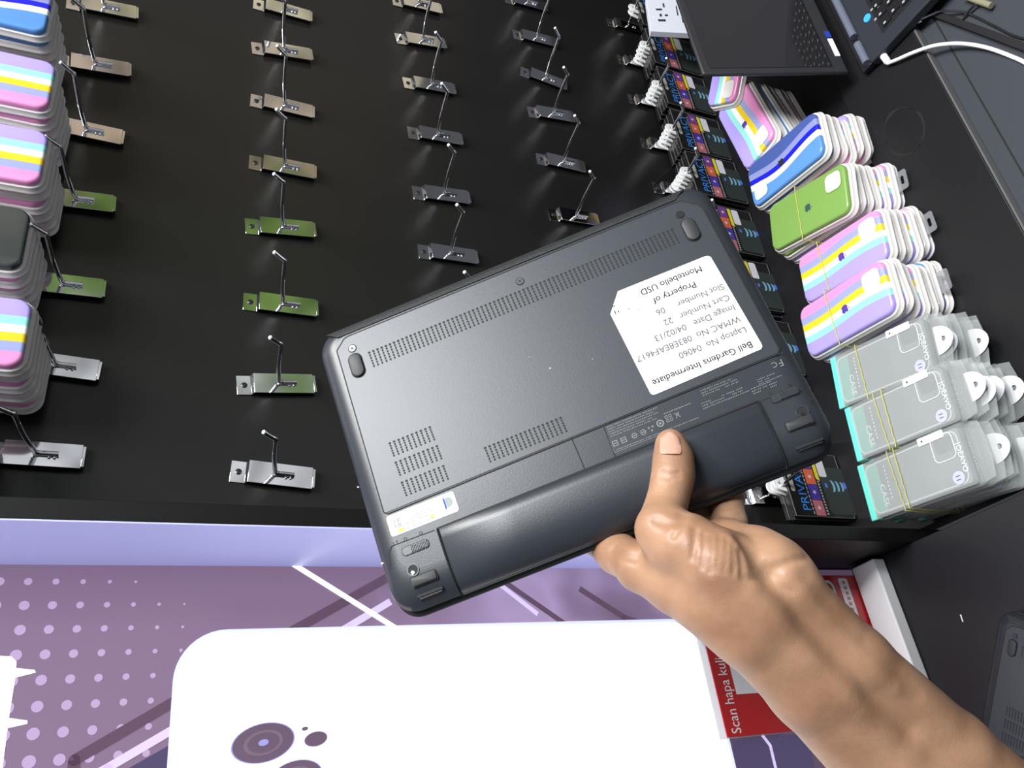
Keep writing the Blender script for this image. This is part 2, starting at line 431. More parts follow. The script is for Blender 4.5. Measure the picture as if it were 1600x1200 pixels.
# ------------------------------------------------------------------ hooks
def make_hook():
    t = thing('display_hook', 'x', 'hook')
    w = .0130
    p = MB()
    # back plate profile in (y, z), bent sheet extruded over x: tab, step, long plate
    prof = [(-.0004, .001), (-.0004, -.0150), (-.0066, -.0172), (-.0066, -.0195), (-.0062, -.0885)]
    thk = .0013
    def sheet(pr, x0, x1, ins=0):
        V = []
        for y, z in pr: V += [(x0, y, z), (x1, y, z), (x1, y-thk, z), (x0, y-thk, z)]
        Fc = []
        for k in range(len(pr)-1):
            for a in range(4):
                b = (a+1) % 4; Fc.append((k*4+a, k*4+b, (k+1)*4+b, (k+1)*4+a))
        Fc.append((3, 2, 1, 0)); n = (len(pr)-1)*4; Fc.append((n, n+1, n+2, n+3))
        return V, Fc
    V, Fc = sheet(prof[:3], -w*.97, w*.97); p.add(V, Fc, chrome)
    V, Fc = sheet([prof[2], prof[3], (-.0064, -.055), (-.0064, -.0865)], -w, w); p.add(V, Fc, chrome)
    V, Fc = sheet([(-.0064, -.0865), (-.0064, -.0893)], -w+.0018, w-.0018); p.add(V, Fc, chrome)
    p.build('back_plate', t, ang=20, bevel=.0006)
    s = MB()
    X = Matrix.Translation((0, -.0017, -.0075)) @ Matrix.Rotation(math.radians(90), 4, 'X')
    s.loft([[(x, y, 0) for x, y in circ(.0037, 16)], [(x, y, .0008) for x, y in circ(.0034, 16)], [(x, y, .0014) for x, y in circ(.0024, 16)]], steel_dark, X=X)
    for a in (.4, .4+math.pi/2):
        s.strip((-.0018*math.cos(a), -.0018*math.sin(a)), (.0018*math.cos(a), .0018*math.sin(a)), .0007, .00145, mat('screw_slot', (.01, .01, .01), .6), X)
    s.build('screw', t)
    a = MB()
    yw = -.0099
    pts = smooth_path([(0, yw, -.0660), (0, yw, -.0560), (0, yw, -.0485), (0, yw-.0025, -.0450), (0, yw-.009, -.0435), (0, -.050, -.0375), (0, -.0885, -.0325), (0, -.0925, -.0310), (0, -.0955, -.0275), (0, -.1035, -.0185)], 4)
    a.tube(pts, .0026, chrome, 12)
    a.tube([(0, -.1035, -.0185), (0, -.1042, -.0177)], .0021, mat('cut_wire_end', (.9, .9, .9), .3), 10)
    a.build('wire_arm', t, ang=50)
    d = MB()
    for z in (-.0575, -.0625):
        d.loft([[(x*k, y*k, h) for x, y in circ(.0016, 10)] for k, h in ((1, 0), (.95, .0008), (.6, .0015), (.1, .0018))], chrome,
               X=Matrix.Translation((-.0036, -.0079, z)) @ Matrix.Rotation(math.radians(90), 4, 'X'))
    d.build('weld_dots', t)
    index_children(t)
    return t
hook0 = make_hook()
used_hook = [False]
def hook(x, z, tilt=.085, label='', jy=0):
    M = Matrix.Translation((x, 0, z)) @ Matrix.Rotation(-tilt, 4, 'Y') @ Matrix.Rotation(jy, 4, 'Z') @ Matrix.Rotation(jy*.8, 4, 'X')
    if not used_hook[0]:
        used_hook[0] = True; hook0.matrix_world = M; hook0['label'] = label; return hook0
    return dup(hook0, M, label)
def hooks():
    T = {'first': [(1.083, .243, .085), (.965, .242, .09), (.850, .240, -.02), (.732, .239, .05), (.609, .238, .02), (.508, .232, -.06), (.402, .236, -.02)],
         'second': [(1.189, -.002, -.01), (1.086, -.002, .12), (.975, -.003, -.02), (.855, -.004, -.01), (.742, -.002, .09), (.623, -.003, .0), (.504, .001, .10), (.396, .004, -.08)],
         'third': [(1.299, -.232, .085), (1.200, -.232, .17), (1.095, -.238, .12), (.983, -.238, .07), (.859, -.237, .08), (.749, -.237, .04), (.640, -.238, .03)],
         'fourth': [(1.406, -.460, .085), (1.305, -.463, .05), (1.205, -.464, -.16), (1.102, -.463, .10), (.991, -.462, .0), (.871, -.465, .05)]}
    for name, rows in T.items():
        n = len(rows)
        for i, (x, z, tl) in enumerate(rows):
            k = n-1-i
            lab = 'lowest' if k == 0 else 'highest' if i == 0 else ORD[k]+' from the bottom'
            lab = f'empty chrome hook, {lab} in the photo\'s {name} column'
            if name == 'third' and k == 0: lab = 'chrome hook with only its tip showing above the held laptop'
            h = hook(x, z, tl, lab, random.uniform(-.016, .016))
            h['group'] = 'empty chrome hooks on the black wall'
hooks()
# ------------------------------------------------------------------ phone case packs
CWD, CLN = .0745, .150       # case width and length
RAIN = [(0, (.80, .30, .58)), (.20, (.33, .37, .66)), (.34, (.85, .60, .03)), (.47, (.90, .90, .88)), (.59, (.30, .76, .70)), (.72, (.40, .32, .78))]
BLUE = [(0, (.10, .27, .62)), (.36, (.93, .95, .97)), (.50, (.010, .012, .55)), (.62, (.24, .27, .52)), (.76, (.06, .10, .33))]
M_rain = stripes('pastel_rainbow_silicone', RAIN, CWD, .035, 40)
M_rain2 = stripes('pastel_rainbow_straight', RAIN, CWD, .012, 20)
M_blue = stripes('blue_striped_silicone', BLUE, CWD, .06, 40, 1.0)
M_green = mat('avocado_silicone', (.20, .36, .08), .35, coat=.25)
M_grey = mat('charcoal_case', (.045, .05, .05), .22, coat=.6)
M_tray = mat('frosted_tray', (.80, .77, .74), .28, alpha=.86, coat=.4)
M_rim = mat('tray_rim', (.88, .86, .84), .25, coat=.4)
M_tab = mat('clear_hang_tab', (.30, .31, .33), .15, alpha=.45)
M_inner = mat('window_backing', (.74, .72, .70), .4)

def apple(mb, cx, cy, s, z, m):
    body = [(0, .30), (.14, .36), (.30, .36), (.42, .27), (.36, .16), (.34, .02), (.40, -.10), (.47, -.16), (.38, -.36), (.24, -.49), (.10, -.47), (0, -.43),
            (-.10, -.47), (-.24, -.49), (-.40, -.32), (-.48, -.08), (-.46, .16), (-.34, .32), (-.16, .36)]
    leaf = [(.02, .40), (.10, .44), (.17, .54), (.18, .64), (.08, .60), (.02, .51)]
    for o in (body, leaf): mb.poly([(cx+x*s, cy+y*s) for x, y in o], z, m)

def make_case(casemat, logo, name='phone_case_pack', flip=False, wrap=None):
    t = thing(name, 'x', 'phone case pack')
    m = MB()
    for (w, l, r, z0, z1) in ((.0835, .163, .017, 0, .0012),):
        m.prism(rrect(w, l, r, 6), z0, z1, M_rim)
    loops = []
    for w, l, r, z in ((.0835, .163, .017, .0012), (.0808, .159, .0165, .0035), (.0800, .158, .016, .0068), (.0785, .1565, .0155, .0074)):
        loops.append([(x, y, z) for x, y in rrect(w, l, r, 6)])
    m.loft(loops, M_tray)
    m.build('tray', t, ang=40)
    c = MB()
    o = lambda w, l, r, z: [(x, y, z) for x, y in rrect(w, l, r, 7)]
    c.loft([o(CWD+.001, CLN+.001, .0130, .0066), o(CWD+.001, CLN+.001, .0130, .0108), o(CWD-.0006, CLN-.0006, .0128, .0128), o(CWD-.003, CLN-.003, .0120, .0138), o(CWD-.0065, CLN-.0065, .0105, .0142)], casemat)
    c.build('phone_case', t, ang=60)
    wd = MB()
    wx, wy = -CWD/2+.020, CLN/2-.0215
    wd.ring(rrect(.0290, .0310, .0085, 6, wx, wy), rrect(.0262, .0282, .0075, 6, wx, wy), .0138, .0149, casemat)
    wd.prism(rrect(.0262, .0282, .0075, 6, wx, wy), .0136, .01435, M_inner)
    wd.build('camera_window', t)
    if logo:
        lg = MB(); apple(lg, 0, .004, .0125, .0145, logo); lg.build('apple_logo', t, smooth=False)
    tb = MB()
    oo = rrect(.030, .020, .004, 5, 0, .0885); ii = rrect(.013, .005, .0024, 5, 0, .0905)
    tb.ring(oo, ii, .0002, .0008, M_tab); tb.build('hang_tab', t)
    index_children(t)
    return t
far = Matrix.Translation((0, 0, 0))
PK = {'rain': ('pastel rainbow', make_case(M_rain, mat('purple_logo', (.10, .05, .35), .3))),
      'blue': ('blue striped', make_case(M_blue, mat('dark_logo', (.02, .02, .03), .3))),
      'green': ('plain green', make_case(M_green, mat('slate_logo', (.05, .09, .09), .3))),
      'rain2': ('pastel rainbow', make_case(M_rain2, mat('purple_logo', ()))),
      'grey': ('charcoal', make_case(M_grey, None))}
PUSED = set()
def place_pack(kind, M, label, group, tab=True):
    root = PK[kind][1]
    if kind not in PUSED:
        PUSED.add(kind); root.matrix_world = M; root['label'] = label; root['group'] = group
        if not tab:
            for ch in CH[root.name]:
                if ch.name.startswith('hang_tab'): col.objects.unlink(ch)
        return root
    return dup(root, M, label, group, () if tab else ('hang_tab',))

def flat(x, y, z, ang, rev=False):
    """pack lying on its back; tab points along (sin a, cos a)"""
    a = math.radians(ang) + (math.pi if rev else 0)
    yv = Vector((math.sin(a), math.cos(a), 0)); zv = Vector((0, 0, 1)); xv = yv.cross(zv)
    return frame((x, y, z), xv, yv, zv)
PITCH = .0143
def stack(x, y, ztop, ang, kinds, where, group, rev=(), jit=.003, spread=()):
    n = len(kinds)
    for i, k in enumerate(kinds):
        z = ztop - PITCH*(i+1)
        jx, jy, ja = (0, 0, 0) if i == 0 else (random.uniform(-jit, jit), random.uniform(-jit, jit), random.uniform(-2.5, 2.5))
        if i < len(spread): jx += spread[i][0]; jy += spread[i][1]
        if i: ja += (-176-ang)*.6 if abs(ang) > 150 else 0
        pos = ORD[i] if i < n-1 else 'bottommost'
        cm = {'rain': 'pastel rainbow', 'blue': 'blue striped', 'green': 'plain green', 'rain2': 'pastel rainbow', 'grey': 'charcoal'}[k]
        place_pack(k, flat(x+jx, y+jy, z, ang+ja, i in rev), f'{cm} case pack, {pos} in the stack {where}', group, i == n-2 and x < .8)
def stacks():
    g = 'phone case packs stacked on the shelf'
    stack(.855, -.224, -.752, -171, ['blue', 'blue', 'rain', 'rain', 'rain', 'rain', 'rain'], 'topped by the blue case', g, rev=(0, 2, 3, 4, 5, 6, 7),
          spread=((0, 0), (0, 0), (-.004, .0), (-.004, 0), (.006, -.006), (.006, -.006), (.008, -.006), (.008, -.004)))
    stack(.753, -.232, -.752, -164, ['green', 'green', 'rain', 'rain', 'rain', 'rain', 'rain'], 'topped by the green case', g,
          spread=((0, 0), (0, 0), (0, 0), (0, 0), (0, 0), (.004, -.01), (.006, -.012), (.006, -.01)))
    stack(.657, -.243, -.766, -170, ['rain']*6, 'next to the green-topped one', g,
          spread=((0, 0), (0, 0), (0, 0), (.004, -.006), (.006, -.008), (.006, -.008)))
    stack(.569, -.236, -.741, -172.5, ['rain', 'rain', 'rain', 'rain', 'blue', 'blue', 'blue'], 'beside the clear packs', g,
          spread=((0, 0), (0, 0), (0, 0), (0, -.002), (0, -.002), (.006, -.006), (.008, -.006), (.008, -.008), (.008, -.008)))
    e = at(1200, 228, 2, -.76)
    stack(e[0]+.070, e[1]+.022, -.752, -97, ['rain', 'rain', 'blue', 'blue', 'rain', 'rain', 'rain'], 'laid crosswise under the open laptop', g, jit=.003)
    c = Vector(at(1150, 157, 2, -.738)); aa = math.radians(-50)
    yv = Vector((math.sin(aa), math.cos(aa), 0)); zv = Vector((0, 0, 1)); xv = yv.cross(zv)
    o = c + xv*.0385 - yv*.0790 + Vector((0, .006, 0))
    place_pack('rain', frame((o.x, o.y, -.7515), xv, yv, zv), 'pastel rainbow case pack lying askew, its corner showing below the open laptop screen', g, False)
stacks()

def hanging():
    g = 'phone case packs hanging at the left'
    spec = [(.925, ['blue', 'blue', 'rain2', 'rain2', 'rain2', 'rain2'], .236, 'highest at the left edge', (0, 0)),
            (.806, ['rain2']*6, .218, 'second from the top on the left', (0, 0)),
            (.698, ['rain2']*6, .212, 'above the charcoal one on the left', (0, 0)),
            (.588, ['grey', 'rain2', 'rain2', 'rain2', 'rain2'], .214, 'headed by the charcoal case', (0, 0)),
            (.478, ['rain2']*6, .198, 'below the charcoal one on the left', (0, 0)),
            (.372, ['rain2']*5, .226, 'lowest at the left edge', (0, 0))]
    for x, kinds, zb, where, _ in spec:
        hz = zb + .1635 + .0128
        h = hook(x-.002, hz+.041, .0, f'chrome hook carrying the case packs {where}', 0); h['group'] = 'loaded chrome hooks at the left'
        for i, k in enumerate(kinds):
            y = -.094 + .0145*i  + (.012 if x < .4 else 0)
            jx = 0 if i == 0 else random.uniform(-.003, .003)
            jz = -.0045*i if i else 0
            tl = 0 if i == 0 else random.uniform(-.04, .04)
            M = Matrix.Translation((x+jx, y, zb+.0815+jz*.4+.0)) @ frame((0, 0, 0), (1, 0, 0), (0, 0, 1), (0, -1, 0)) @ rotz(tl)
            cm = {'rain2': 'pastel rainbow', 'blue': 'blue striped', 'grey': 'charcoal'}[k]
            pos = 'frontmost' if i == 0 else 'rearmost' if i == len(kinds)-1 else ORD[i]+' from front'
            place_pack(k, M, f'{cm} case pack, {pos}, hanging {where}', g)
hanging()

# ------------------------------------------------------------------ clear case packs
def make_clear():
    W, Ln, T_ = .074, .156, .0135
    film = mat('clear_bag_film', (.50, .53, .52), .2, alpha=.38, coat=.5, bump=.35, bscale=90)
    core = mat('frosted_clear_case', (.33, .355, .36), .38, alpha=.88, vary=.12, vscale=30)
    aqua = mat('aqua_end_card', (.16, .72, .60), .45)
    aqua2 = mat('aqua_tint_card', (.32, .60, .52), .4, alpha=.8)
    line_ = mat('clear_case_edge', (.66, .68, .66), .25)
    wh = mat('white_print', (.86, .87, .88), .5)
    ptag = mat('lilac_number_dot', (.50, .50, .72), .5); ink = mat('number_ink', (.06, .05, .10), .5)
    t = thing('clear_case_pack', 'x', 'phone case pack')
    m = MB(); o = lambda w, l, r, z, cy=0: [(x, y, z) for x, y in rrect(w, l, r, 5, 0, cy)]
    m.loft([o(W-.008, Ln-.012, .005, .0015), o(W-.006, Ln-.010, .006, .006), o(W-.008, Ln-.012, .005, .0118)], core)
    m.build('case_blank', t, ang=60)
    m = MB(); m.loft([o(W, Ln, .004, .0003), o(W+.002, Ln+.004, .004, .004), o(W+.002, Ln+.006, .004, .0085), o(W-.001, Ln, .004, .0128)], film)
    m.add([(-W/2, Ln/2, .006), (W/2, Ln/2, .006), (W/2-.004, Ln/2+.016, .0045), (.012, Ln/2+.019, .0035), (-.012, Ln/2+.019, .0035), (-W/2+.004, Ln/2+.016, .0045)], [(0, 1, 2, 3, 4, 5)], film)
    m.build('bag', t, ang=50)
    m = MB(); m.box(-W/2, W/2, -Ln/2-.001, -Ln/2+.009, .001, .0130, aqua); m.build('aqua_end', t, bevel=.0015)
    m = MB(); m.prism(rrect(W-.012, .020, .003, 4, 0, -Ln/2+.019), .0119, .0122, aqua2); m.build('tinted_card', t)
    m = MB()
    cx, cy = -.016, Ln/2-.030
    m.ring(rrect(.032, .030, .007, 5, cx, cy), rrect(.0300, .028, .006, 5, cx, cy), .0119, .0130, line_)
    m.prism(rrect(.018, .024, .005, 5, cx-.003, cy+.001), .0118, .0121, mat('camera_opening', (.22, .235, .235), .4))
    m.ring(rrect(W-.011, Ln-.018, .009, 5), rrect(W-.014, Ln-.021, .008, 5), .0118, .0124, line_)
    m.build('camera_outline', t)
    m = MB()
    m.text('JOEAVO', .0092, .002, Ln/2-.0135, .0132, wh, 'c', sx=1.05)
    m.text('CASE', .0105, .012, -Ln/2+.026, .0126, wh, 'c', sx=1.2)
    for k in range(9): m.box(-.024+k*.005, -.0215+k*.005, -Ln/2+.0385, -Ln/2+.0398, .0125, .0127, wh)
    m.build('white_lettering', t, smooth=False)
    m = MB(); m.prism(circ(.0078, 20, .0235, Ln/2-.022), .0131, .0134, ptag); m.text('11', .0085, .0235, Ln/2-.0252, .0136, ink, 'c'); m.build('number_dot', t, smooth=False)
    m = MB(); m.prism(rrect(.0095, .036, .001, 2, -W/2+.0045, Ln/2-.042), .0131, .0135, white_pl); m.prism(circ(.0013, 8, -W/2+.0045, Ln/2-.054), .0135, .0137, steel_dark); m.build('size_label', t, smooth=False)
    m = MB()
    half = [(-.0180, 0)]+[(.0180*math.cos(a)*-1, .0235*math.sin(a)) for a in [math.pi*k/16 for k in range(1, 16)]]+[(.0180, 0)]
    n = len(half); hole = []
    for k, (x, y) in enumerate(half):
        a = math.atan2(y-.0105, x); hole.append((.0034*math.cos(a), .0105+.0034*math.sin(a)))
    off = Ln/2+.0015
    m.ring([(x, y+off) for x, y in half], [(x, y+off) for x, y in hole], .0068, .0076, mat('white_hang_disc', (.88, .88, .90), .3))
    m.build('hang_disc', t)
    index_children(t)
    return t
def clears():
    c0 = make_clear(); first = True
    g = 'clear case packs stacked on the shelf'
    # x, y, z top, angle, count, where, lateral drift of the lower packs
    for x, y, zt, ang, n, discs, where in ((.481, -.246, -.757, -169.5, 7, (1, 4), 'beside the rainbow cases'), (.405, -.250, -.748, -173, 7, (1, 2, 4, 6), 'between the other two clear stacks'), (.331, -.236, -.752, -174.5, 7, (2, 5), 'nearest the lightbox')):
        for i in range(n):
            z = zt-.0136*(i+1)
            jx = 0 if i == 0 else random.uniform(-.0025, .0025); jy = 0 if i == 0 else random.uniform(-.007, .007)-.0008*i
            M = flat(x+jx, y+jy, z, ang+(0 if i == 0 else random.uniform(-3, 3)))
            lab = f'clear case pack, {ORD[i] if i < n-1 else "bottommost"} of the clear stack {where}'
            if first: c0.matrix_world = M; c0['label'] = lab; c0['group'] = g; first = False
            else: dup(c0, M, lab, g, () if i in discs else ('hang_disc',))
clears()

# rubber bands round the stacks
def band(x, y, zt, zb, ang, off, w, label, wob=.0006):
    a = math.radians(ang); yv = Vector((math.sin(a), math.cos(a), 0)); xv = yv.cross(Vector((0, 0, 1)))
    c = Vector((x, y, 0)) + yv*off
    pts = []
    N = 10
    for k in range(N+1): pts.append((-w/2 + w*k/N, zt+.0004))
    for k in range(1, 5): pts.append((w/2+.001, zt - (zt-zb)*k/5))
    for k in range(N+1): pts.append((w/2 - w*k/N, zb))
    for k in range(1, 5): pts.append((-w/2-.001, zb + (zt-zb)*k/5))
    P = [tuple(c + xv*u + yv*(wob*math.sin(3*i) + off*.0 + u*.06) + Vector((0, 0, v))) for i, (u, v) in enumerate(pts)]
    m = MB(); m.tube(P, .0007, mat('yellow_rubber', (.52, .50, .12), .5), 6, True)
    o = m.build('rubber_band', None); tag(o, label, 'rubber band', 'yellow rubber bands round the stacks')
band(.481, -.246, -.7568, -.845, -169.5, -.030, .077, 'yellow rubber band round the clear stack beside the rainbow cases')
band(.405, -.250, -.7478, -.845, -173, -.026, .077, 'yellow rubber band nearer the aqua ends on the middle clear stack')
band(.405, -.250, -.7470, -.845, -170, -.014, .077, 'yellow rubber band further from the aqua ends on the middle clear stack')
band(.331, -.236, -.7518, -.845, -174, -.026, .077, 'yellow rubber band nearer the aqua ends on the lowest clear stack')
band(.331, -.236, -.7510, -.845, -171, -.017, .077, 'yellow rubber band further from the aqua ends on the lowest clear stack')
band(.753, -.232, -.7513, -.845, -164, -.014, .086, 'yellow rubber band round the stack topped by the green case')
band(.657, -.243, -.7653, -.845, -170, -.030, .086, 'orange-yellow rubber band on the rainbow stack next to the green one')
band(.569, -.236, -.7403, -.845, -172.5, -.020, .086, 'orange-yellow rubber band on the rainbow stack beside the clear packs')

# ------------------------------------------------------------------ screen glass packets on hooks
def make_glass():
    t = thing('screen_glass_pack', 'x', 'screen protector pack')
    W, H, Tk = .100, .110, .0078
    top = -.009
    bk = mat('black_gloss_sleeve', (.012, .012, .013), .16, coat=.6)
    m = MB(); m.box(-W/2, W/2, 0, Tk, top-H, top, bk); m.build('sleeve', t, bevel=.0012, smooth=False)
    edge = mat('sleeve_edge', (.16, .16, .15), .25)
    m = MB()
    for z in (top-.0003, top-H+.0003): m.box(-W/2+.001, W/2-.001, -.0003, .0003, z-.0004, z+.0004, edge)
    for x in (-W/2, W/2-.0006): m.box(x, x+.0006, -.0003, .0004, top-H, top, edge)
    m.build('clear_edge', t, smooth=False)
    # print, local plane x right, Y up, z toward the viewer
    X = Matrix(((1, 0, 0, 0), (0, 0, -1, -.0003), (0, 1, 0, top), (0, 0, 0, 1)))
    m = MB()
    bl = mat('print_sky_blue', (.045, .22, .68), .3); gy = mat('print_grey', (.34, .34, .33), .4)
    cols = [mat('print_rose', (.42, .14, .16), .35), mat('print_indigo', (.07, .045, .34), .35), mat('print_orange', (.62, .13, .06), .35), mat('print_plum', (.16, .05, .24), .35)]
    m.text('PRIVACY', .0205, 0, -.031, .0001, bl, 'c', X, sx=1.02)
    m.poly(rrect(.034, .0075, .0035, 4, .004, -.0085), .0001, gy, X)
    for k in range(14): m.box(-.046+k*.0062, -.0418+k*.0062, -.0358, -.0340, 0, .0001, gy, X)
    for k, c in enumerate(cols):
        x0 = -.048+k*.0241
        m.poly([(x0, -.056), (x0+.0234, -.056), (x0+.0234, -.038), (x0, -.038)], .0001, c, X)
        m.poly([(x0+.0117+.004*math.cos(a)*(1 if j % 2 else .45), -.047+.004*math.sin(a)*(1 if j % 2 else .45)) for j, a in enumerate([math.pi*q/5 for q in range(10)])], .0002,
               mat('print_pale', (.62, .55, .66), .4), X)
    for k in range(16): m.box(-.046+k*.0045, -.0432+k*.0045, -.0620, -.0590, 0, .0001, gy, X)
    yl = mat('print_yellow', (.70, .62, .04), .4)
    m.poly([(.006, -.0645), (.0465, -.0645), (.0465, -.058), (.010, -.058)], .0002, yl, X)
    m.poly(rrect(.033, .0150, .003, 4, .0295, -.0735), .0003, mat('sticker_pale', (.66, .66, .72), .4), X)
    ph = mat('print_phone_glass', (.035, .045, .042), .15)
    m.poly(rrect(.074, .056, .008, 5, -.008, -.094), .0001, ph, X)
    ar = mat('print_lens_arc', (.20, .45, .62), .3); ar2 = mat('print_lens_glow', (.10, .20, .70), .3)
    for k, r in enumerate((.0095, .0085, .0075)):
        cx = -.001; cz = -.083-.009*k
        outl = [(cx+r*math.cos(a), cz+.6*r*math.sin(a)-.002) for a in [math.pi*(1.05+.9*q/10) for q in range(11)]]
        inn = [(cx+r*.93*math.cos(a), cz+.6*r*.55*math.sin(a)) for a in [math.pi*(1.95-.9*q/10) for q in range(11)]]
        m.poly(outl+inn, .0003, ar, X)
    m.poly(circ(.0055, 16, .001, -.110, .0035), .0003, ar2, X); m.poly(circ(.004, 14, -.0005, -.074, .0025), .0003, ar2, X)
    m.build('front_print', t, smooth=False)
    m = MB()
    X2 = Matrix(((1, 0, 0, 0), (0, 0, -1, .0042), (0, 1, 0, 0), (0, 0, 0, 1)))
    outer = []
    for k in range(24):
        a = 2*math.pi*k/24; x, y = .0105*math.cos(a), .0105*math.sin(a)
        if y < 0: x, y = (math.copysign(.0125, x) if abs(x) > .004 else x), -.0105
        outer.append((x, y+.001))
    inner = [(.0036*math.cos(2*math.pi*k/24), .0036*math.sin(2*math.pi*k/24)) for k in range(24)]
    m.ring(outer, inner, -.0012, .0012, mat('white_hanger_plastic', (.85, .85, .85), .3), X2)
    m.build('hanger', t, ang=50)
    index_children(t)
    return t
def glasses():
    g0 = make_glass(); first = True
    xs = [1.437, 1.325, 1.213, 1.097, .987, .872, .755, .637, .515, .397]
    g = 'screen glass packets on the chrome hooks'
    n = len(xs)
    names = ['highest', 'second highest', 'third highest', 'fourth highest', 'fifth highest', 'sixth highest', 'seventh highest', 'eighth highest', 'ninth highest', 'lowest']
    for i, x in enumerate(xs):
        h = hook(x, -.694, .03, f'chrome hook carrying screen glass packets, {names[i]} of its column', 0); h['group'] = 'chrome hooks carrying screen glass packets'
        cnt = 5 if i != n-1 else 3
        if i == 0: cnt = 2
        for k in range(cnt):
            y = -.048+.0092*k if i != 4 else -.052+.0092*k
            zz = -.694-.0445+.0085 + (.0022 if k == 0 else random.uniform(-.001, .001)) - .0012*k
            M = Matrix.Translation((x+.004+(0 if k == 0 else random.uniform(-.0022, .0022)), y, zz-.0035)) @ Matrix.Rotation(random.uniform(-.015, .015), 4, 'Y')
            pos = 'front' if k == 0 else 'rearmost' if k == cnt-1 else ORD[k]
            lab = f'blue-lettered black glass packet, {pos} one on the {names[i]} of the packet hooks'
            if first: g0.matrix_world = M; g0['label'] = lab; g0['group'] = g; first = False
            else: dup(g0, M, lab, g)
    # pale carton propped in front of the highest packets
    a, b = at(1027, 6, 1, -.12), at(1068, 60, 1, -.12)
    cx = (a[0]+b[0])/2; cz = -.745
    t = thing('pale_carton', 'pale white carton with black marks tucked beside the highest packets', 'carton',
              Matrix.Translation((cx+.028, -.112, cz+.012)) @ Matrix.Rotation(-.35, 4, 'X') @ Matrix.Rotation(.12, 4, 'Y'))
    m = MB(); m.box(-.050, .050, 0, .012, -.055, .030, mat('pale_carton_board', (.62, .64, .72), .5)); m.build('box', t, bevel=.001, smooth=False)
    X = Matrix(((1, 0, 0, 0), (0, 0, -1, -.0003), (0, 1, 0, 0), (0, 0, 0, 1)))
    m = MB(); ink = mat('carton_ink', (.03, .03, .04), .5)
    for px, py, w, h in ((-.02, -.002, .006, .016), (-.006, .004, .008, .005), (-.004, -.008, .005, .007), (.012, .002, .005, .013), (.022, -.004, .012, .004), (.0, -.028, .03, .003), (-.02, -.036, .018, .003)):
        m.poly([(px, py), (px+w, py+.001), (px+w*.8, py+h), (px-.001, py+h*.9)], .0001, ink, X)
    m.build('ink_marks', t, smooth=False)
glasses()
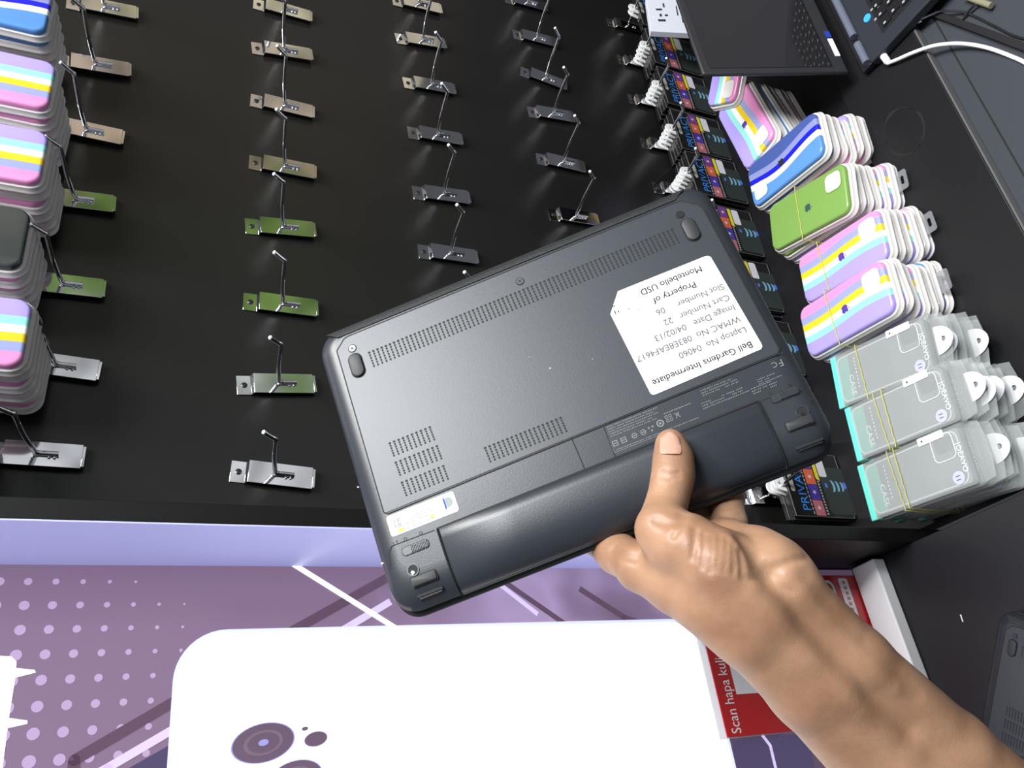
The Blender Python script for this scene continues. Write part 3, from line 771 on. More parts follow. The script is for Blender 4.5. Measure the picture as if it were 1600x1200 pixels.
# ------------------------------------------------------------------ the netbooks
plas = mat('dark_graphite_plastic', (.024, .028, .035), .36, spec=.5, bump=.05, bscale=900)
plas2 = mat('graphite_cover_plastic', (.027, .032, .040), .38, spec=.5, bump=.04, bscale=900)
plas_b = mat('battery_plastic', (.022, .026, .033), .34, spec=.5, bump=.05, bscale=900)
gap = mat('seam_black', (.002, .002, .003), .7)
rub = mat('rubber_grey', (.022, .024, .027), .55)
lid_m = mat('lid_plastic', (.012, .013, .015), .45)
lid_tex = mat('ribbed_black', (.013, .015, .016), .5, bump=.6, bscale=1500)
prt = mat('grey_print', (.16, .18, .19), .5)
LW, LD = .2955, .2060
def make_netbook(name, label, M, full=True):
    """underside-up netbook: X along its width (to the photo's left), Y from front to rear edge, Z out of the underside"""
    t = thing(name, label, 'laptop', M)
    yc = .1025
    def loop(z, ins, fr, re, r):
        w = LW-2*ins; y0 = yc-LD/2+fr; y1 = yc+LD/2-re
        return [(x, y, z) for x, y in rrect(w, y1-y0, r, 8, 0, (y0+y1)/2)]
    m = MB()
    m.loft([loop(-.0135, .0030, .003, .004, .013), loop(-.0125, .0006, .0006, .0012, .016), loop(-.0095, 0, 0, 0, .017), loop(-.0062, .0012, .0010, .0028, .017),
            loop(-.0030, .0045, .0035, .0075, .016), loop(-.0010, .0085, .0058, .0135, .015), loop(-.0003, .0115, .0075, .0180, .013), loop(0, .0145, .0095, .0240, .012)], plas)
    m.build('base_shell', t, ang=60)
    m = MB()
    m.loft([loop(-.0220, .008, .007, .004, .014), loop(-.0208, .0025, .002, -.0005, .016), loop(-.0180, .0008, 0, -.0028, .016), loop(-.0152, .0008, -.0006, -.0032, .016), loop(-.0142, .0022, .001, -.002, .015)], lid_m)
    m.build('lid', t, ang=60)
    # ribbed strip on the sloped front edge
    m = MB()
    V = [(.1385, .0026, -.0026), (.1345, .0055, -.0004), (.1300, .0092, .00035), (-.1230, .0092, .00035), (-.1280, .0055, -.0004), (-.1325, .0026, -.0026)]
    m.add(V, [(0, 1, 4, 5), (1, 2, 3, 4)], lid_tex)
    m.build('front_strip', t)
    s = MB()
    for a, b in ((0, 1), (1, 2), (2, 3), (3, 4), (4, 5), (5, 0)): s.tube([V[a], V[b]], .00028, gap, 5)
    s.build('strip_seam', t)
    # access cover with its seam
    def chamf(x0, x1, y0, y1, c, r=3): return [(x1, y0+c), (x1, y1), (x0, y1), (x0, y0+c), (x0+c*.9, y0), (x1-c*.9, y0)]
    cov = [(.1335, .0185), (.1345, .1395), (.1325, .1415), (-.1365, .1385), (-.1390, .1360), (-.1372, .0240), (-.1350, .0190), (-.1270, .0120), (-.1240, .0112), (.1230, .0112), (.1262, .0120)][::-1]
    m = MB(); m.prism(cov, .0, .00045, plas2); m.build('access_cover', t, bevel=.0002)
    m = MB(); m.path(cov, .00075, .00062, gap, True)
    m.path([(.1345, .1405), (-.1390, .1378)], .0004, .00064, gap)
    m.strip((-.0195, .1395), (-.1400, .1388), .00045, .00066, gap)
    m.strip((.0040, .1400), (.0036, .1615), .0006, .0005, gap); m.strip((-.0176, .1395), (-.0172, .1610), .0006, .0005, gap)
    m.build('cover_seam', t, smooth=False)
    # battery: raised, rolling off toward the rear edge
    prof = [(.1625, .0001), (.1632, .0009), (.170, .0012), (.178, .0011), (.184, .0007), (.1895, .0000), (.1945, -.0012), (.1995, -.0031), (.2030, -.0058), (.2052, -.0092), (.2058, -.0128)]
    m = MB(); xs = [-.1120, -.1112, -.055, 0, .055, .1032, .1040]
    V = []; Fc = []
    for i, (y, z) in enumerate(prof):
        for x in xs: V.append((x, y, z - (.0006 if x in (xs[0], xs[-1]) else 0)))
    n = len(xs)
    for i in range(len(prof)-1):
        for k in range(n-1): Fc.append((i*n+k, i*n+k+1, (i+1)*n+k+1, (i+1)*n+k))
    b = len(V)
    V += [(x, y, z-.004) for (y, z) in prof for x in (xs[0], xs[-1])]
    for i in range(len(prof)-1):
        Fc.append((i*n, (i+1)*n, b+(i+1)*2, b+i*2)); Fc.append((i*n+n-1, b+i*2+1, b+(i+1)*2+1, (i+1)*n+n-1))
    m.add(V, Fc, plas_b); m.build('battery', t, ang=50)
    m = MB()
    m.strip((-.1125, .1618), (.1045, .1626), .0012, .0008, gap)
    for x in (-.1127, .1047):
        m.tube([(x + (.0 if i else 0), y, z+.0001) for i, (y, z) in enumerate(prof)], .00055, gap, 5)
    m.build('battery_seam', t)
    # rear corner modules: latch, screw hole, pad, slot
    for s_, lx in ((-1, -.1290), (1, .1215)):
        side = 'right' if s_ < 0 else 'left'
        m = MB()
        m.path([(s_*.1065, .1628), (s_*.1360, .1622), (s_*.1400, .1655), (s_*.1420, .1740)], .0006, .0002 if s_ > 0 else .0002, gap)
        m.build('corner_seam', t, smooth=False)
        y0 = .1645 if s_ < 0 else .1688
        m = MB()
        m.prism(rrect(.0185, .0058, .0022, 5, lx, y0), .0001, .0005, gap)
        m.prism(rrect(.0175, .0050, .0018, 5, lx, y0), .0002, .0007, plas)
        wx = lx - s_*0 + (-.0022 if s_ < 0 else -.0025)
        for k in range(11):
            m.box(wx-.0055+k*.00105, wx-.0055+k*.00105+.0006, y0-.0021, y0+.0021, .0006, .0016, plas)
        m.build('battery_latch', t, bevel=0)
        hx, hy = (-.1340, .1785) if s_ < 0 else (.1272, .1815)
        m = MB(); m.ring(circ(.0040, 24, hx, hy), circ(.0032, 24, hx, hy), .0, .0006, plas); m.prism(circ(.0034, 24, hx, hy), .0, .0003, gap)
        m.prism(circ(.0013, 12, hx+.0006, hy+.0016), .0003, .0007, chrome); m.build('screw_well', t)
        px, py = (-.1293, .1843) if s_ < 0 else (.1222, .1890)
        m = MB(); m.prism(rrect(.0178, .0068, .0012, 4, px, py), -.002, .0003, gap); m.prism(rrect(.0165, .0056, .0012, 4, px, py), -.002, .0013, rub, bev=.0004); m.build('rubber_pad', t)
        m = MB(); m.box(px-.0095, px+.0085, .1968, .1992, -.0055, -.0018, gap); m.box(px-.0085, px+.0075, .1978, .2002, -.0058, -.0026, plas); m.build('hinge_cover', t, bevel=.0006)
    # front feet and screws
    for fx in (.1229, -.1234):
        m = MB(); m.prism(rrect(.0104, .0190, .0050, 8, fx, .0348), .0004, .0007, gap); m.prism(rrect(.0092, .0176, .0046, 8, fx, .0348), .0004, .0024, rub, bev=.0011); m.build('rubber_foot', t)
    for sx, sy in ((.1224, .0214), (-.0032, .0222), (-.1217, .0213)):
        m = MB(); m.prism(circ(.0031, 20, sx, sy), .0004, .0006, gap); m.prism(circ(.0025, 20, sx, sy), .0005, .0010, mat('blackened_screw', (.06, .06, .065), .3, .8))
        for a in (.5, .5+math.pi/2): m.strip((sx-.0015*math.cos(a), sy-.0015*math.sin(a)), (sx+.0015*math.cos(a), sy+.0015*math.sin(a)), .0005, .00104, gap)
        m.build('screw', t)
    # vents: rows of slots, each slot a ladder of small openings
    def vent(x0, x1, y0, y1, n, nm='vent_grille', rows=6, slant=.0004):
        m = MB()
        for k in range(n):
            x = x0+(x1-x0)*k/(n-1)
            h = (y1-y0)/rows
            for j in range(rows):
                w = .00125 if j != 0 else .0017
                m.poly(rrect(w, h*.74, .0004, 2, x+slant*(.5-j/rows), y0+h*(j+.5)), .0006, gap)
        m.build(nm, t, smooth=False)
    vent(.1118, -.1122, .0282, .0412, 73)
    vent(.0582, .0055, .1236, .1352, 18)
    vent(.1171, .0883, .0961, .1070, 10); vent(.1170, .0878, .1102, .1210, 10); vent(.1171, .0880, .1246, .1355, 10)
    # regulatory print on the strip between cover and battery (greeked lines)
    m = MB()
    m.path([(-.0178, .1405), (-.0178, .1590), (-.0560, .1590)], .00025, .0002, prt)
    rr = random.Random(3)
    def lines(x0, x1, y0, n, dy, h=.0007, ch=.0011):
        for i in range(n):
            x = x0; end = x1 + rr.uniform(0, .006)*(1 if x1 > x0 else -1)*-1
            while x > end if x1 < x0 else x < end:
                l = rr.uniform(.002, .006); d = -1 if x1 < x0 else 1
                if rr.random() < .93:
                    k = 0
                    while k < l:
                        m.poly([(x+d*k, y0+dy*i), (x+d*(k+ch*.55), y0+dy*i), (x+d*(k+ch*.55), y0+dy*i+h*rr.uniform(.7, 1)), (x+d*k, y0+dy*i+h*rr.uniform(.7, 1))][::d], .0002, prt); k += ch
                x += d*(l+.0011)
    lines(-.0195, -.0540, .1415, 5, .00165)
    lines(-.0200, -.0760, .1575, 1, .001)
    lines(-.0560, -.0760, .1470, 1, .001, .0009)
    lines(-.0830, -.1080, .1420, 3, .0017); lines(-.0800, -.1080, .1500, 3, .0017)
    lines(-.1120, -.1260, .1530, 3, .0017); lines(-.1180, -.1330, .1490, 3, .0015)
    for k, cx in enumerate((-.0205, -.0262, -.0335, -.0395)):
        m.ring(rrect(.0036, .0036, .0004 if k < 2 else .0017, 4, cx, .1535), rrect(.0026, .0026, .0003 if k < 2 else .0012, 4, cx, .1535), .0001, .0002, prt)
        m.strip((cx-.001, .1535), (cx+.001, .1535), .0006, .0002, prt)
    for a in (90, 210, 330):
        x, y = -.0450+.0015*math.cos(math.radians(a)), .1530+.0015*math.sin(math.radians(a))
        m.poly([(x+.0010*math.cos(math.radians(a+q)), y+.0010*math.sin(math.radians(a+q))) for q in (0, 120, 240)], .0002, prt)
    m.ring(circ(.0024, 20, -.0515, .1522), circ(.0016, 20, -.0515, .1522), .0001, .0002, prt); m.prism(circ(.0008, 10, -.0515, .1522), .0001, .0002, prt)
    for q in (-1, 1):
        for w in (-1, 1): m.ring(rrect(.0018, .0020, .0003, 2, -.0578+q*.0013, .1512+w*.0013), rrect(.0011, .0013, .0002, 2, -.0578+q*.0013, .1512+w*.0013), .0001, .0002, prt)
    m.strip((-.0620, .1495), (-.0650, .1530), .0004, .0002, prt); m.strip((-.0650, .1495), (-.0620, .1530), .0004, .0002, prt); m.ring(rrect(.002, .0018, .0004, 2, -.0635, .1508), rrect(.0013, .0011, .0003, 2, -.0635, .1508), .0001, .0002, prt)
    m.text('F', .0068, -.1372, .1422, .0002, prt, 'l'); m.text('C', .0052, -.1336, .1424, .0002, prt, 'l')
    m.build('regulatory_print', t, smooth=False)
    m = MB()
    m.text('1', .0030, .1352-.001, .1600, .0001, gap, 'l'); m.text('2', .0036, .1312, .1600, .0001, gap, 'l')
    m.ring(circ(.0012, 12, .1262, .1612), circ(.0008, 12, .1262, .1612), .0, .0001, gap); m.ring(rrect(.0022, .0018, .0002, 2, .1155, .1612), rrect(.0015, .0011, .0001, 2, .1155, .1612), .0, .0001, gap)
    m.ring(rrect(.0022, .0018, .0002, 2, -.1345, .1600), rrect(.0015, .0011, .0001, 2, -.1345, .1600), .0, .0001, gap); m.ring(rrect(.0022, .0018, .0002, 2, -.1215, .1605), rrect(.0015, .0011, .0001, 2, -.1215, .1605), .0, .0001, gap)
    m.text('1', .0030, -.1375, .1588, .0001, gap, 'l')
    m.build('lock_marks', t, smooth=False)
    if full:
        lab = mat('white_sticker', (.86, .86, .86), .4); ink = mat('sticker_ink', (.015, .015, .02), .7, spec=.1); faint = mat('sticker_ink_faint', (.12, .12, .13), .7, spec=.1)
        # big property label: u from 50.7..130.5 (X = -u)
        o = [(-.0507, .0703), (-.0615, .0570), (-.1235, .0572), (-.1256, .0577), (-.1270, .0592), (-.1306, .1285), (-.1303, .1303), (-.1288, .1316), (-.0560, .1336), (-.0545, .1332), (-.0535, .1318)]
        m = MB(); m.prism(o[::-1] if 0 else o, .00045, .0009, lab)
        f2 = lambda s, size, x, y, k=ink, al='l': [m.text(s, size, x+dx, y+dy, .00096+dx*.1, k, al) for dx, dy in ((0, 0), (.00016, 0), (.00008, .00012))]
        f2('Bell Gardens Intermediate', .0064, -.1250, .1240)
        x0 = -.1268
        f2('Laptop No  04060', .0062, x0+.001, .1135, faint)
        f2('WMAC No  083E8EAF4617', .0062, x0+.001, .1050, faint)
        f2('Image Date   04/02/13', .0062, x0+.001, .0965, faint)
        f2('Cart Number   22', .0062, x0+.001, .0885, faint)
        f2('Slot Number     06', .0062, x0+.001, .0800, faint)
        f2('Property of', .0064, -.0950, .0712, ink, 'c'); f2('Montebello USD', .0064, -.0965, .0622, ink, 'c')
        o1 = [(-.0660+.0078*math.cos(a), .0730+.0078*math.sin(a)) for a in [math.pi*(.55+q/20) for q in range(18)]]
        m.path(o1, .00018, .00095, faint)
        for px, py, w, h in ((-.0560, .0655, .0020, .0008), (-.0545, .0690, .0008, .0030), (-.0568, .0700, .0010, .0016), (-.0585, .0640, .0012, .0005), (-.0640, .0715, .0014, .0007), (-.0690, .0745, .0006, .0010)):
            m.poly([(px, py), (px+w, py+.0003), (px+w, py+h), (px+.0002, py+h)], .00095, ink)
        m.build('property_label', t, smooth=False)
        m = MB(); m.prism(rrect(.0468, .0138, .0018, 4, .1108, .1500), .0000, .0003, lab)
        for k in range(5):
            for j in range(5):
                if (k*7+j*3+k*j) % 3 != 0: m.poly([(.1250+k*.0011, .1468+j*.0011), (.1258+k*.0011, .1468+j*.0011), (.1258+k*.0011, .1476+j*.0011), (.1250+k*.0011, .1476+j*.0011)], .00035, faint)
        for j, (xa, xb) in enumerate(((.1225, .1080), (.1195, .1055), (.1165, .1045))):
            x = xa
            while x > xb: m.strip((x, .1520-j*.0018), (x-.0009, .1520-j*.0018), .0005, .00035, faint); x -= .0015
        x = .1240
        while x > .1040: m.strip((x, .1550), (x-.0009, .1550), .0005, .00035, faint); x -= .0015
        m.poly(rrect(.0045, .0022, .001, 3, .1270, .1548), .00034, mat('pale_yellow_print', (.65, .62, .12), .7, spec=.1)); m.poly(rrect(.0025, .0022, .001, 3, .1050, .1538), .00034, mat('pale_yellow_print', ()))
        m.poly(circ(.0030, 18, .0925, .1490, .0034), .00034, mat('hologram_grey', (.30, .33, .33), .7, spec=.1)); m.poly(rrect(.0010, .0078, .0005, 3, .0950, .1492), .00037, mat('blue_bar', (.04, .07, .60), .7, spec=.1))
        m.build('certificate_label', t, smooth=False)
        m = MB()
        for x, y, r_ in ((.0, .0900, .0006), (-.0280, .0950, .0003), (.0100, .0770, .0002), (.1466, .1690, .0009), (.1478, .1150, .0006)):
            m.prism(circ(r_, 7, x, y, r_*.6), (.0005 if abs(x) < .13 else -.0072), (.0007 if abs(x) < .13 else -.0055), lab)
        m.build('paint_chips', t)
    return t
NU = np.array([0.18185, -0.591041, -0.785876]); NV = np.array([-0.970261, 0.021999, -0.241061]); NN = np.array([0.159765, 0.806341, -0.569464]); NO = np.array([0.360039, -0.460978, -0.118176])
make_netbook('netbook', 'graphite netbook held underside out, white school property sticker on it', frame(NO, -NU, NV, -NN))
pA, pB, pC = (Vector(at(px, py, 2, ZC+.013)) for px, py in ((1530, 1165), (1560, 990), (1566, 950)))
ya = (pA-pB); ya.z = 0; ya.normalize(); xa = ya.cross(Vector((0, 0, 1)))
oc = pC - xa*.1475
make_netbook('netbook', 'second graphite netbook lying upside down in the lower right corner', frame((oc.x, oc.y, ZC+.0222), xa, ya, (0, 0, 1)), full=False)

def open_laptop():
    t = thing('open_laptop', 'open black laptop with a dark glossy screen, blue light by its keyboard', 'laptop', Matrix.Translation((1.1, -.46, ZB)))
    body = mat('laptop_black', (.022, .025, .034), .42, bump=.05, bscale=700); bez = mat('laptop_bezel', (.030, .030, .034), .38); hin = mat('hinge_bluegrey', (.17, .19, .26), .35, .3)
    scr = mat('glossy_dark_screen', (.17, .17, .19), .03, .92, coat=1.0); key = mat('key_black', (.008, .008, .010), .4); leg = mat('key_legend', (.35, .36, .38), .5)
    x0, x1 = .936-1.1, 1.270-1.1
    y1 = -.368+.46; y0 = -.600+.46
    m = MB(); m.box(x0, x1, y0, y1, .0015, .0170, body); m.build('deck', t, bevel=.002)
    m = MB(); m.box(x0+.002, x1-.002, y1+.0005, y1+.020, .003, .0140, mat('hinge_black', (.008, .008, .009), .4)); m.build('rear_edge', t, bevel=.002)
    m = MB()
    for a, b in ((x0+.004, x0+.046), (x0+.062, x1-.06), (x1-.044, x1-.004)):
        m.tube([(a, y1+.004, .0195), (b, y1+.004, .0195)], .0060, hin, 14)
    m.build('hinge', t)
    kb = MB(); kx = x0+.030; ky = y1-.040
    kb.box(kx-.006, x1-.022, ky-.108, ky+.006, .0168, .0172, mat('key_well', (.006, .006, .008), .5))
    for r in range(6):
        for c in range(14):
            x = kx+c*.0192+(.004 if r % 2 else 0); y = ky-r*.0178
            kb.box(x, x+.0165, y-.0150, y, .0172, .0190, key)
            kb.poly(rrect(.0035, .0045, .0008, 2, x+.0045, y-.0045), .01905, leg)
    kb.build('keyboard', t, smooth=False)
    q = at(1355, 28, 2, ZB+.0172)
    m = MB(); m.prism(circ(.0062, 20, q[0]-1.1, q[1]+.46), .0169, .0178, mat('blue_power_light', (.02, .15, .8), .3, emit=(.03, .30, 1.0), estr=1.6)); m.build('power_light', t)
    m = MB()
    for px, py in ((1368, 30), (1362, 15), (1373, 12)):
        q = at(px, py, 2, ZB+.0172); m.prism(rrect(.0032, .0045, .001, 3, q[0]-1.1, q[1]+.46), .0168, .0174, leg)
    m.build('indicator_marks', t, smooth=False)
    # screen half, leaning back
    sy = Vector((0, .317, .948)).normalized(); sx = Vector((1, 0, 0)); sn = sx.cross(sy)
    X = frame((.948-1.1, -.338+.46, -.820-ZB), sx, sy, sn)
    W_, H_ = .325, .230
    m = MB(); m.box(0, W_, 0, H_, -.0070, 0, bez, X); m.build('screen_lid', t, bevel=.0025)
    m = MB(); m.prism(rrect(W_-.022, H_-.034, .002, 3, W_/2, H_/2+.006), .0001, .0008, scr, X); m.build('screen', t)
    st = MB(); st.prism(rrect(.040, .0085, .001, 3, .055, .0065), .0001, .0006, mat('white_sticker', ()), X)
    st.prism(rrect(.014, .0085, .001, 3, .085, .0065), .0001, .0006, mat('blue_sticker', (.02, .06, .45), .4), X)
    st.build('sticker', t, smooth=False)
open_laptop()

def small_things():
    # card holder with the pay-here sign
    t = thing('card_holder', 'clear upright holder with a red card reading Scan hapa kulipa kupitia', 'sign', Matrix.Translation((.165, -.078, ZC)))
    X = Matrix(((1, 0, 0, 0), (0, 0, -1, 0), (0, 1, 0, 0), (0, 0, 0, 1)))
    a = at(1078, 965, 1, -.0795); b = at(1130, 1155, 1, -.0795)
    xl, xr, zt = b[0]-.165, .257-.165, (a[2]+b[2])/2-ZC
    m = MB(); m.box(xl, xr, -.0005, .0035, 0, zt, mat('clear_acrylic', (.62, .64, .70), .08, alpha=.45, coat=.6)); m.build('acrylic_sleeve', t, bevel=.0006)
    red = mat('sign_red', (.52, .018, .022), .22, coat=.5); wh = mat('sign_white', (.82, .82, .84), .3, coat=.3)
    zc = zt-.0095
    m = MB(); m.box(xl+.0012, xr-.0012, -.0020, -.0006, .004, zc, red); m.build('red_card', t, smooth=False)
    P = lambda px, py: (at(px, py, 1, -.0803)[0]-.165, at(px, py, 1, -.0803)[2]-ZC)
    m = MB()
    s0 = P(1149, 1146)
    m.text('Scan hapa kulipa kupitia', .0185, s0[0], zc-.0200, .0022, wh, 'l', X, sx=.78)
    m.build('card_lettering', t, smooth=False)
    q0, q1 = P(1151, 1085), P(1127.5, 1004)
    m = MB(); w = .086; m.poly([(q0[0], q0[1]-w), (q0[0]+w, q0[1]-w), (q0[0]+w, q0[1]), (q0[0], q0[1])], .0022, wh, X); m.build('white_panel', t, smooth=False)
    m = MB(); r0 = P(1292, 903)
    m.ring(rrect(.150, .040, .010, 5, r0[0]-.078, r0[1]+.012), rrect(.143, .033, .007, 5, r0[0]-.078, r0[1]+.012), .0021, .0023, wh, X)
    m.poly(rrect(.155, .016, .003, 4, r0[0]-.078, r0[1]-.026), .0022, wh, X)
    for k in range(20): m.poly([(r0[0]-.008-k*.007, r0[1]-.029), (r0[0]-.004-k*.007, r0[1]-.029), (r0[0]-.004-k*.007, r0[1]-.024), (r0[0]-.008-k*.007, r0[1]-.024)], .0024, mat('sign_rose', (.62, .20, .22), .4), X)
    m.build('framed_panels', t, smooth=False)
    # white slab
    t = thing('white_slab', 'thick white rectangular slab lying in front of the red card holder', 'slab', Matrix.Translation((.177, -.101, ZC)) @ rotz(.025))
    m = MB(); m.box(-.0885, .0885, -.0205, .0185, 0, .020, mat('white_foam', (.95, .95, .97), .6, bump=.1, bscale=400)); m.build('slab_body', t, bevel=.0022)
    # white charging cable
    t = thing('charging_cable', 'white charging cable plugged into the open laptop, arching over the front counter', 'cable', Matrix.Translation((.88, -.43, -.84)))
    off = Vector((-.88, .43, .84))
    def wp(px, py, z): return tuple(Vector(at(px, py, 2, z))+off)
    m = MB()
    pts = smooth_path([wp(1387, 99, -.8385), wp(1402, 93, -.838), wp(1430, 81, -.838), wp(1462, 71, -.842), wp(1500, 68, -.848), wp(1540, 74, -.853), wp(1580, 88, -.8575), wp(1612, 104, -.858), wp(1680, 150, -.858), wp(1760, 240, -.858)], 6)
    m.tube(pts, .0026, white_pl, 10); m.build('cord', t)
    pA, pB = Vector(wp(1374, 78, -.838)), Vector(wp(1388, 98, -.838)); d = (pB-pA).normalized()
    m = MB(); m.tube([tuple(pA), tuple(pA+d*.012), tuple(pB-d*.002), tuple(pB)], .005, white_pl, 12, rs=[.0042, .0052, .0050, .0030]); m.build('plug', t)
    def cable(name, label, pts, r, mm):
        m = MB(); m.tube(smooth_path([tuple(at(px, py, 2, z)) for px, py, z in pts], 6), r, mm, 8)
        tag(m.build(name), label, 'cable')
    cable('thin_cable', 'thin grey cable running from behind the open laptop corner', [(1372, 70, -.842), (1385, 58, -.842), (1408, 47, -.843), (1440, 33, -.8445)], .0013, mat('grey_cord', (.20, .20, .21), .5))
    cable('black_cable', 'thin black cable looping over the slate front counter', [(1440, 30, -.843), (1466, 19, -.8495), (1484, 17, -.8505), (1506, 19, -.856), (1524, 26, -.8590), (1556, 42, -.8593), (1590, 58, -.8593), (1640, 66, -.8593), (1720, 60, -.8593)], .0016, mat('black_cord', (.012, .013, .016), .45))
    A, B_ = Vector(at(1452, 18, 2, -.8568)), Vector(at(1640, 88, 2, -.8568)); d = (B_-A).normalized()
    m = MB(); m.box(0, (B_-A).length, -.0045, .0045, -.004, .004, mat('matte_black_bar', (.006, .006, .007), .5), frame(A, d, Vector((0, 0, 1)).cross(d), (0, 0, 1)))
    tag(m.build('flat_bar', bevel=.0008), 'flat black bar lying across the slate front counter', 'bar')
    t = thing('t_handled_tool', 'small tool with pale brass handle and bright steel shaft at the top right', 'tool', Matrix.Translation(tuple(at(1527, 4, 2, -.852))))
    o = Vector(at(1527, 4, 2, -.852))
    m = MB(); m.tube([tuple(Vector(at(1508, -6, 2, -.853))-o), tuple(Vector(at(1549, 9, 2, -.853))-o)], .0042, mat('pale_brass', (.42, .40, .26), .3, .4), 12); m.build('handle', t)
    m = MB(); m.tube([tuple(Vector(at(1526, 5, 2, -.853))-o), tuple(Vector(at(1501, 31, 2, -.858))-o)], .0018, chrome, 10); m.build('shaft', t)
    m = MB(); q = Vector(at(1503, 966, 2, ZC)); m.prism([(q.x+.004, q.y-.001), (q.x+.0045, q.y+.0004), (q.x-.004, q.y+.0008), (q.x-.0042, q.y-.0004)], ZC+.0001, ZC+.0006, white_pl)
    tag(m.build('paper_crumb'), 'tiny white crumb on the black counter beside the white slab', 'crumb')
small_things()

# ------------------------------------------------------------------ the hand and forearm: one implicit surface
def lapdepth(px, py, h=0.0):
    r = np.array([(px-800)/F, (py-600)/F, 1.0]); n = CR @ NN; o = CR @ (NO-CP)
    return float(((o + h*n) @ n) / (r @ n))
def skin_surface():
    h = .00110
    def cp(px, py, d): return np.array([(px-800)/F*d, (py-600)/F*d, d])
    lo = np.array([.015, .010, .400]); 
    LP = lapdepth
    prims = []   # (p, q, rp, rq, k)
    def chain(pts, k):
        P = [cp(a, b, c) for a, b, c, r in pts]
        for i in range(len(P)-1): prims.append((P[i], P[i+1], pts[i][3], pts[i+1][3], k if i == 0 else .006))
    # forearm: two parallel bones with the flesh between
    chain([(1600, 1400, .475, .0255), (1420, 1205, .470, .0245), (1290, 1060, .462, .0222), (1190, 958, .458, .0195), (1140, 905, .462, .0180)], .006)
    chain([(1572, 1420, .478, .0250), (1385, 1208, .472, .0238), (1262, 1075, .464, .0218), (1168, 985, .460, .0196), (1110, 935, .464, .0178)], .018)
    chain([(1680, 1330, .475, .0215), (1490, 1170, .470, .0205), (1340, 1030, .462, .0175), (1238, 920, .458, .0150), (1200, 885, .462, .0150)], .016)
    # palm heel (hypothenar), thenar and the metacarpals
    chain([(1212, 888, .464, .0165), (1180, 868, .474, .0155), (1135, 850, .500, .0140)], .012)
    chain([(1170, 935, .458, .0170), (1120, 880, .458, .0185), (1075, 850, .466, .0160), (1042, 836, .480, .0135)], .012)
    chain([(1125, 945, .466, .0172), (1058, 911, .482, .0172), (1003, 886, .498, .0150)], .016)
    chain([(1150, 920, .468, .0170), (1095, 875, .492, .0150), (1050, 858, .520, .0120)], .012)
    chain([(1180, 900, .470, .0160), (1130, 860, .496, .0140), (1092, 842, .526, .0115)], .012)
    # thumb, lying on the underside of the netbook
    tn = lambda px, py, r, lift=0: LP(px, py, -(r*.93+.0012+lift))
    chain([(1048, 846, .474, .0150), (1035, 826, .478, .0142), (1038, 800, tn(1038, 800, .0112, .006), .0114), (1046, 770, tn(1046, 770, .0108, .003), .0110), (1052, 742, tn(1052, 742, .0116, .0015), .0116), (1052, 716, tn(1052, 716, .0108), .0108), (1048, 694, tn(1048, 694, .0094), .0094)], .008)
    # fingers, closing behind the lid
    bk = lambda px, py, r: LP(px, py, .0225+r*.96+.0015)
    chain([(1000, 884, .500, .0142), (964, 864, .524, .0122), (928, 840, bk(928, 840, .0098)+.002, .0098), (890, 800, bk(890, 800, .0085), .0086), (868, 765, bk(868, 765, .0078), .0078)], .005)
    chain([(1045, 868, .516, .0115), (1000, 842, .540, .0098), (968, 800, bk(968, 800, .009)+.002, .0090), (950, 745, bk(950, 745, .0085), .0085), (945, 705, bk(945, 705, .0078), .0078)], .004)
    chain([(1092, 846, .524, .0108), (1088, 800, .545, .0094), (1080, 755, bk(1080, 755, .009)+.001, .0088), (1072, 700, bk(1072, 700, .0085), .0082), (1068, 660, bk(1068, 660, .0075), .0075)], .004)
    chain([(1138, 856, .500, .0128), (1140, 818, .520, .0098), (1138, 775, bk(1138, 775, .009)+.001, .0092), (1136, 730, bk(1136, 730, .0085), .0084), (1134, 690, bk(1134, 690, .0075), .0076)], .005)
    pts = np.array([q for p in prims for q in (p[0], p[1])])
    lo = pts.min(0)-.032; hi = pts.max(0)+.032
    hi[0] = min(hi[0], cp(1690, 0, .47)[0]); hi[1] = min(hi[1], cp(0, 1330, .47)[1])
    n = np.ceil((hi-lo)/h).astype(int)+1
    ax = [np.arange(n[i], dtype=np.float32)*h+lo[i] for i in range(3)]
    D = np.full(tuple(n), .05, np.float32)
    for a, b, ra, rb, k in prims:
        mn = np.minimum(a, b)-max(ra, rb)-.030; mx = np.maximum(a, b)+max(ra, rb)+.030
        sl = tuple(slice(max(0, int((mn[i]-lo[i])/h)), min(n[i], int((mx[i]-lo[i])/h)+2)) for i in range(3))
        if any(s.stop <= s.start for s in sl): continue
        x = ax[0][sl[0]][:, None, None]; y = ax[1][sl[1]][None, :, None]; z = ax[2][sl[2]][None, None, :]
        ab = (b-a).astype(np.float32); l2 = float(ab @ ab)
        t = np.clip(((x-a[0])*ab[0]+(y-a[1])*ab[1]+(z-a[2])*ab[2])/l2, 0, 1)
        d = np.sqrt((x-a[0]-t*ab[0])**2+(y-a[1]-t*ab[1])**2+(z-a[2]-t*ab[2])**2)-(ra+(rb-ra)*t)
        C = D[sl]; hh = np.maximum(k-np.abs(C-d), 0)/k
        D[sl] = np.minimum(C, d)-hh*hh*k*.25
    # carve: creases and hollows, given as (points in photo px, depth of surface, radius, strength)
    def surf_d(px, py):            # first surface hit along the sight line
        r = cp(px, py, 1.0)
        for dd in np.arange(.40, .60, .001):
            q = ((r*dd-lo)/h+.5).astype(int)
            if (q >= 0).all() and (q < n).all() and D[tuple(q)] < 0: return dd + float(D[tuple(q)])*1.1
        return None
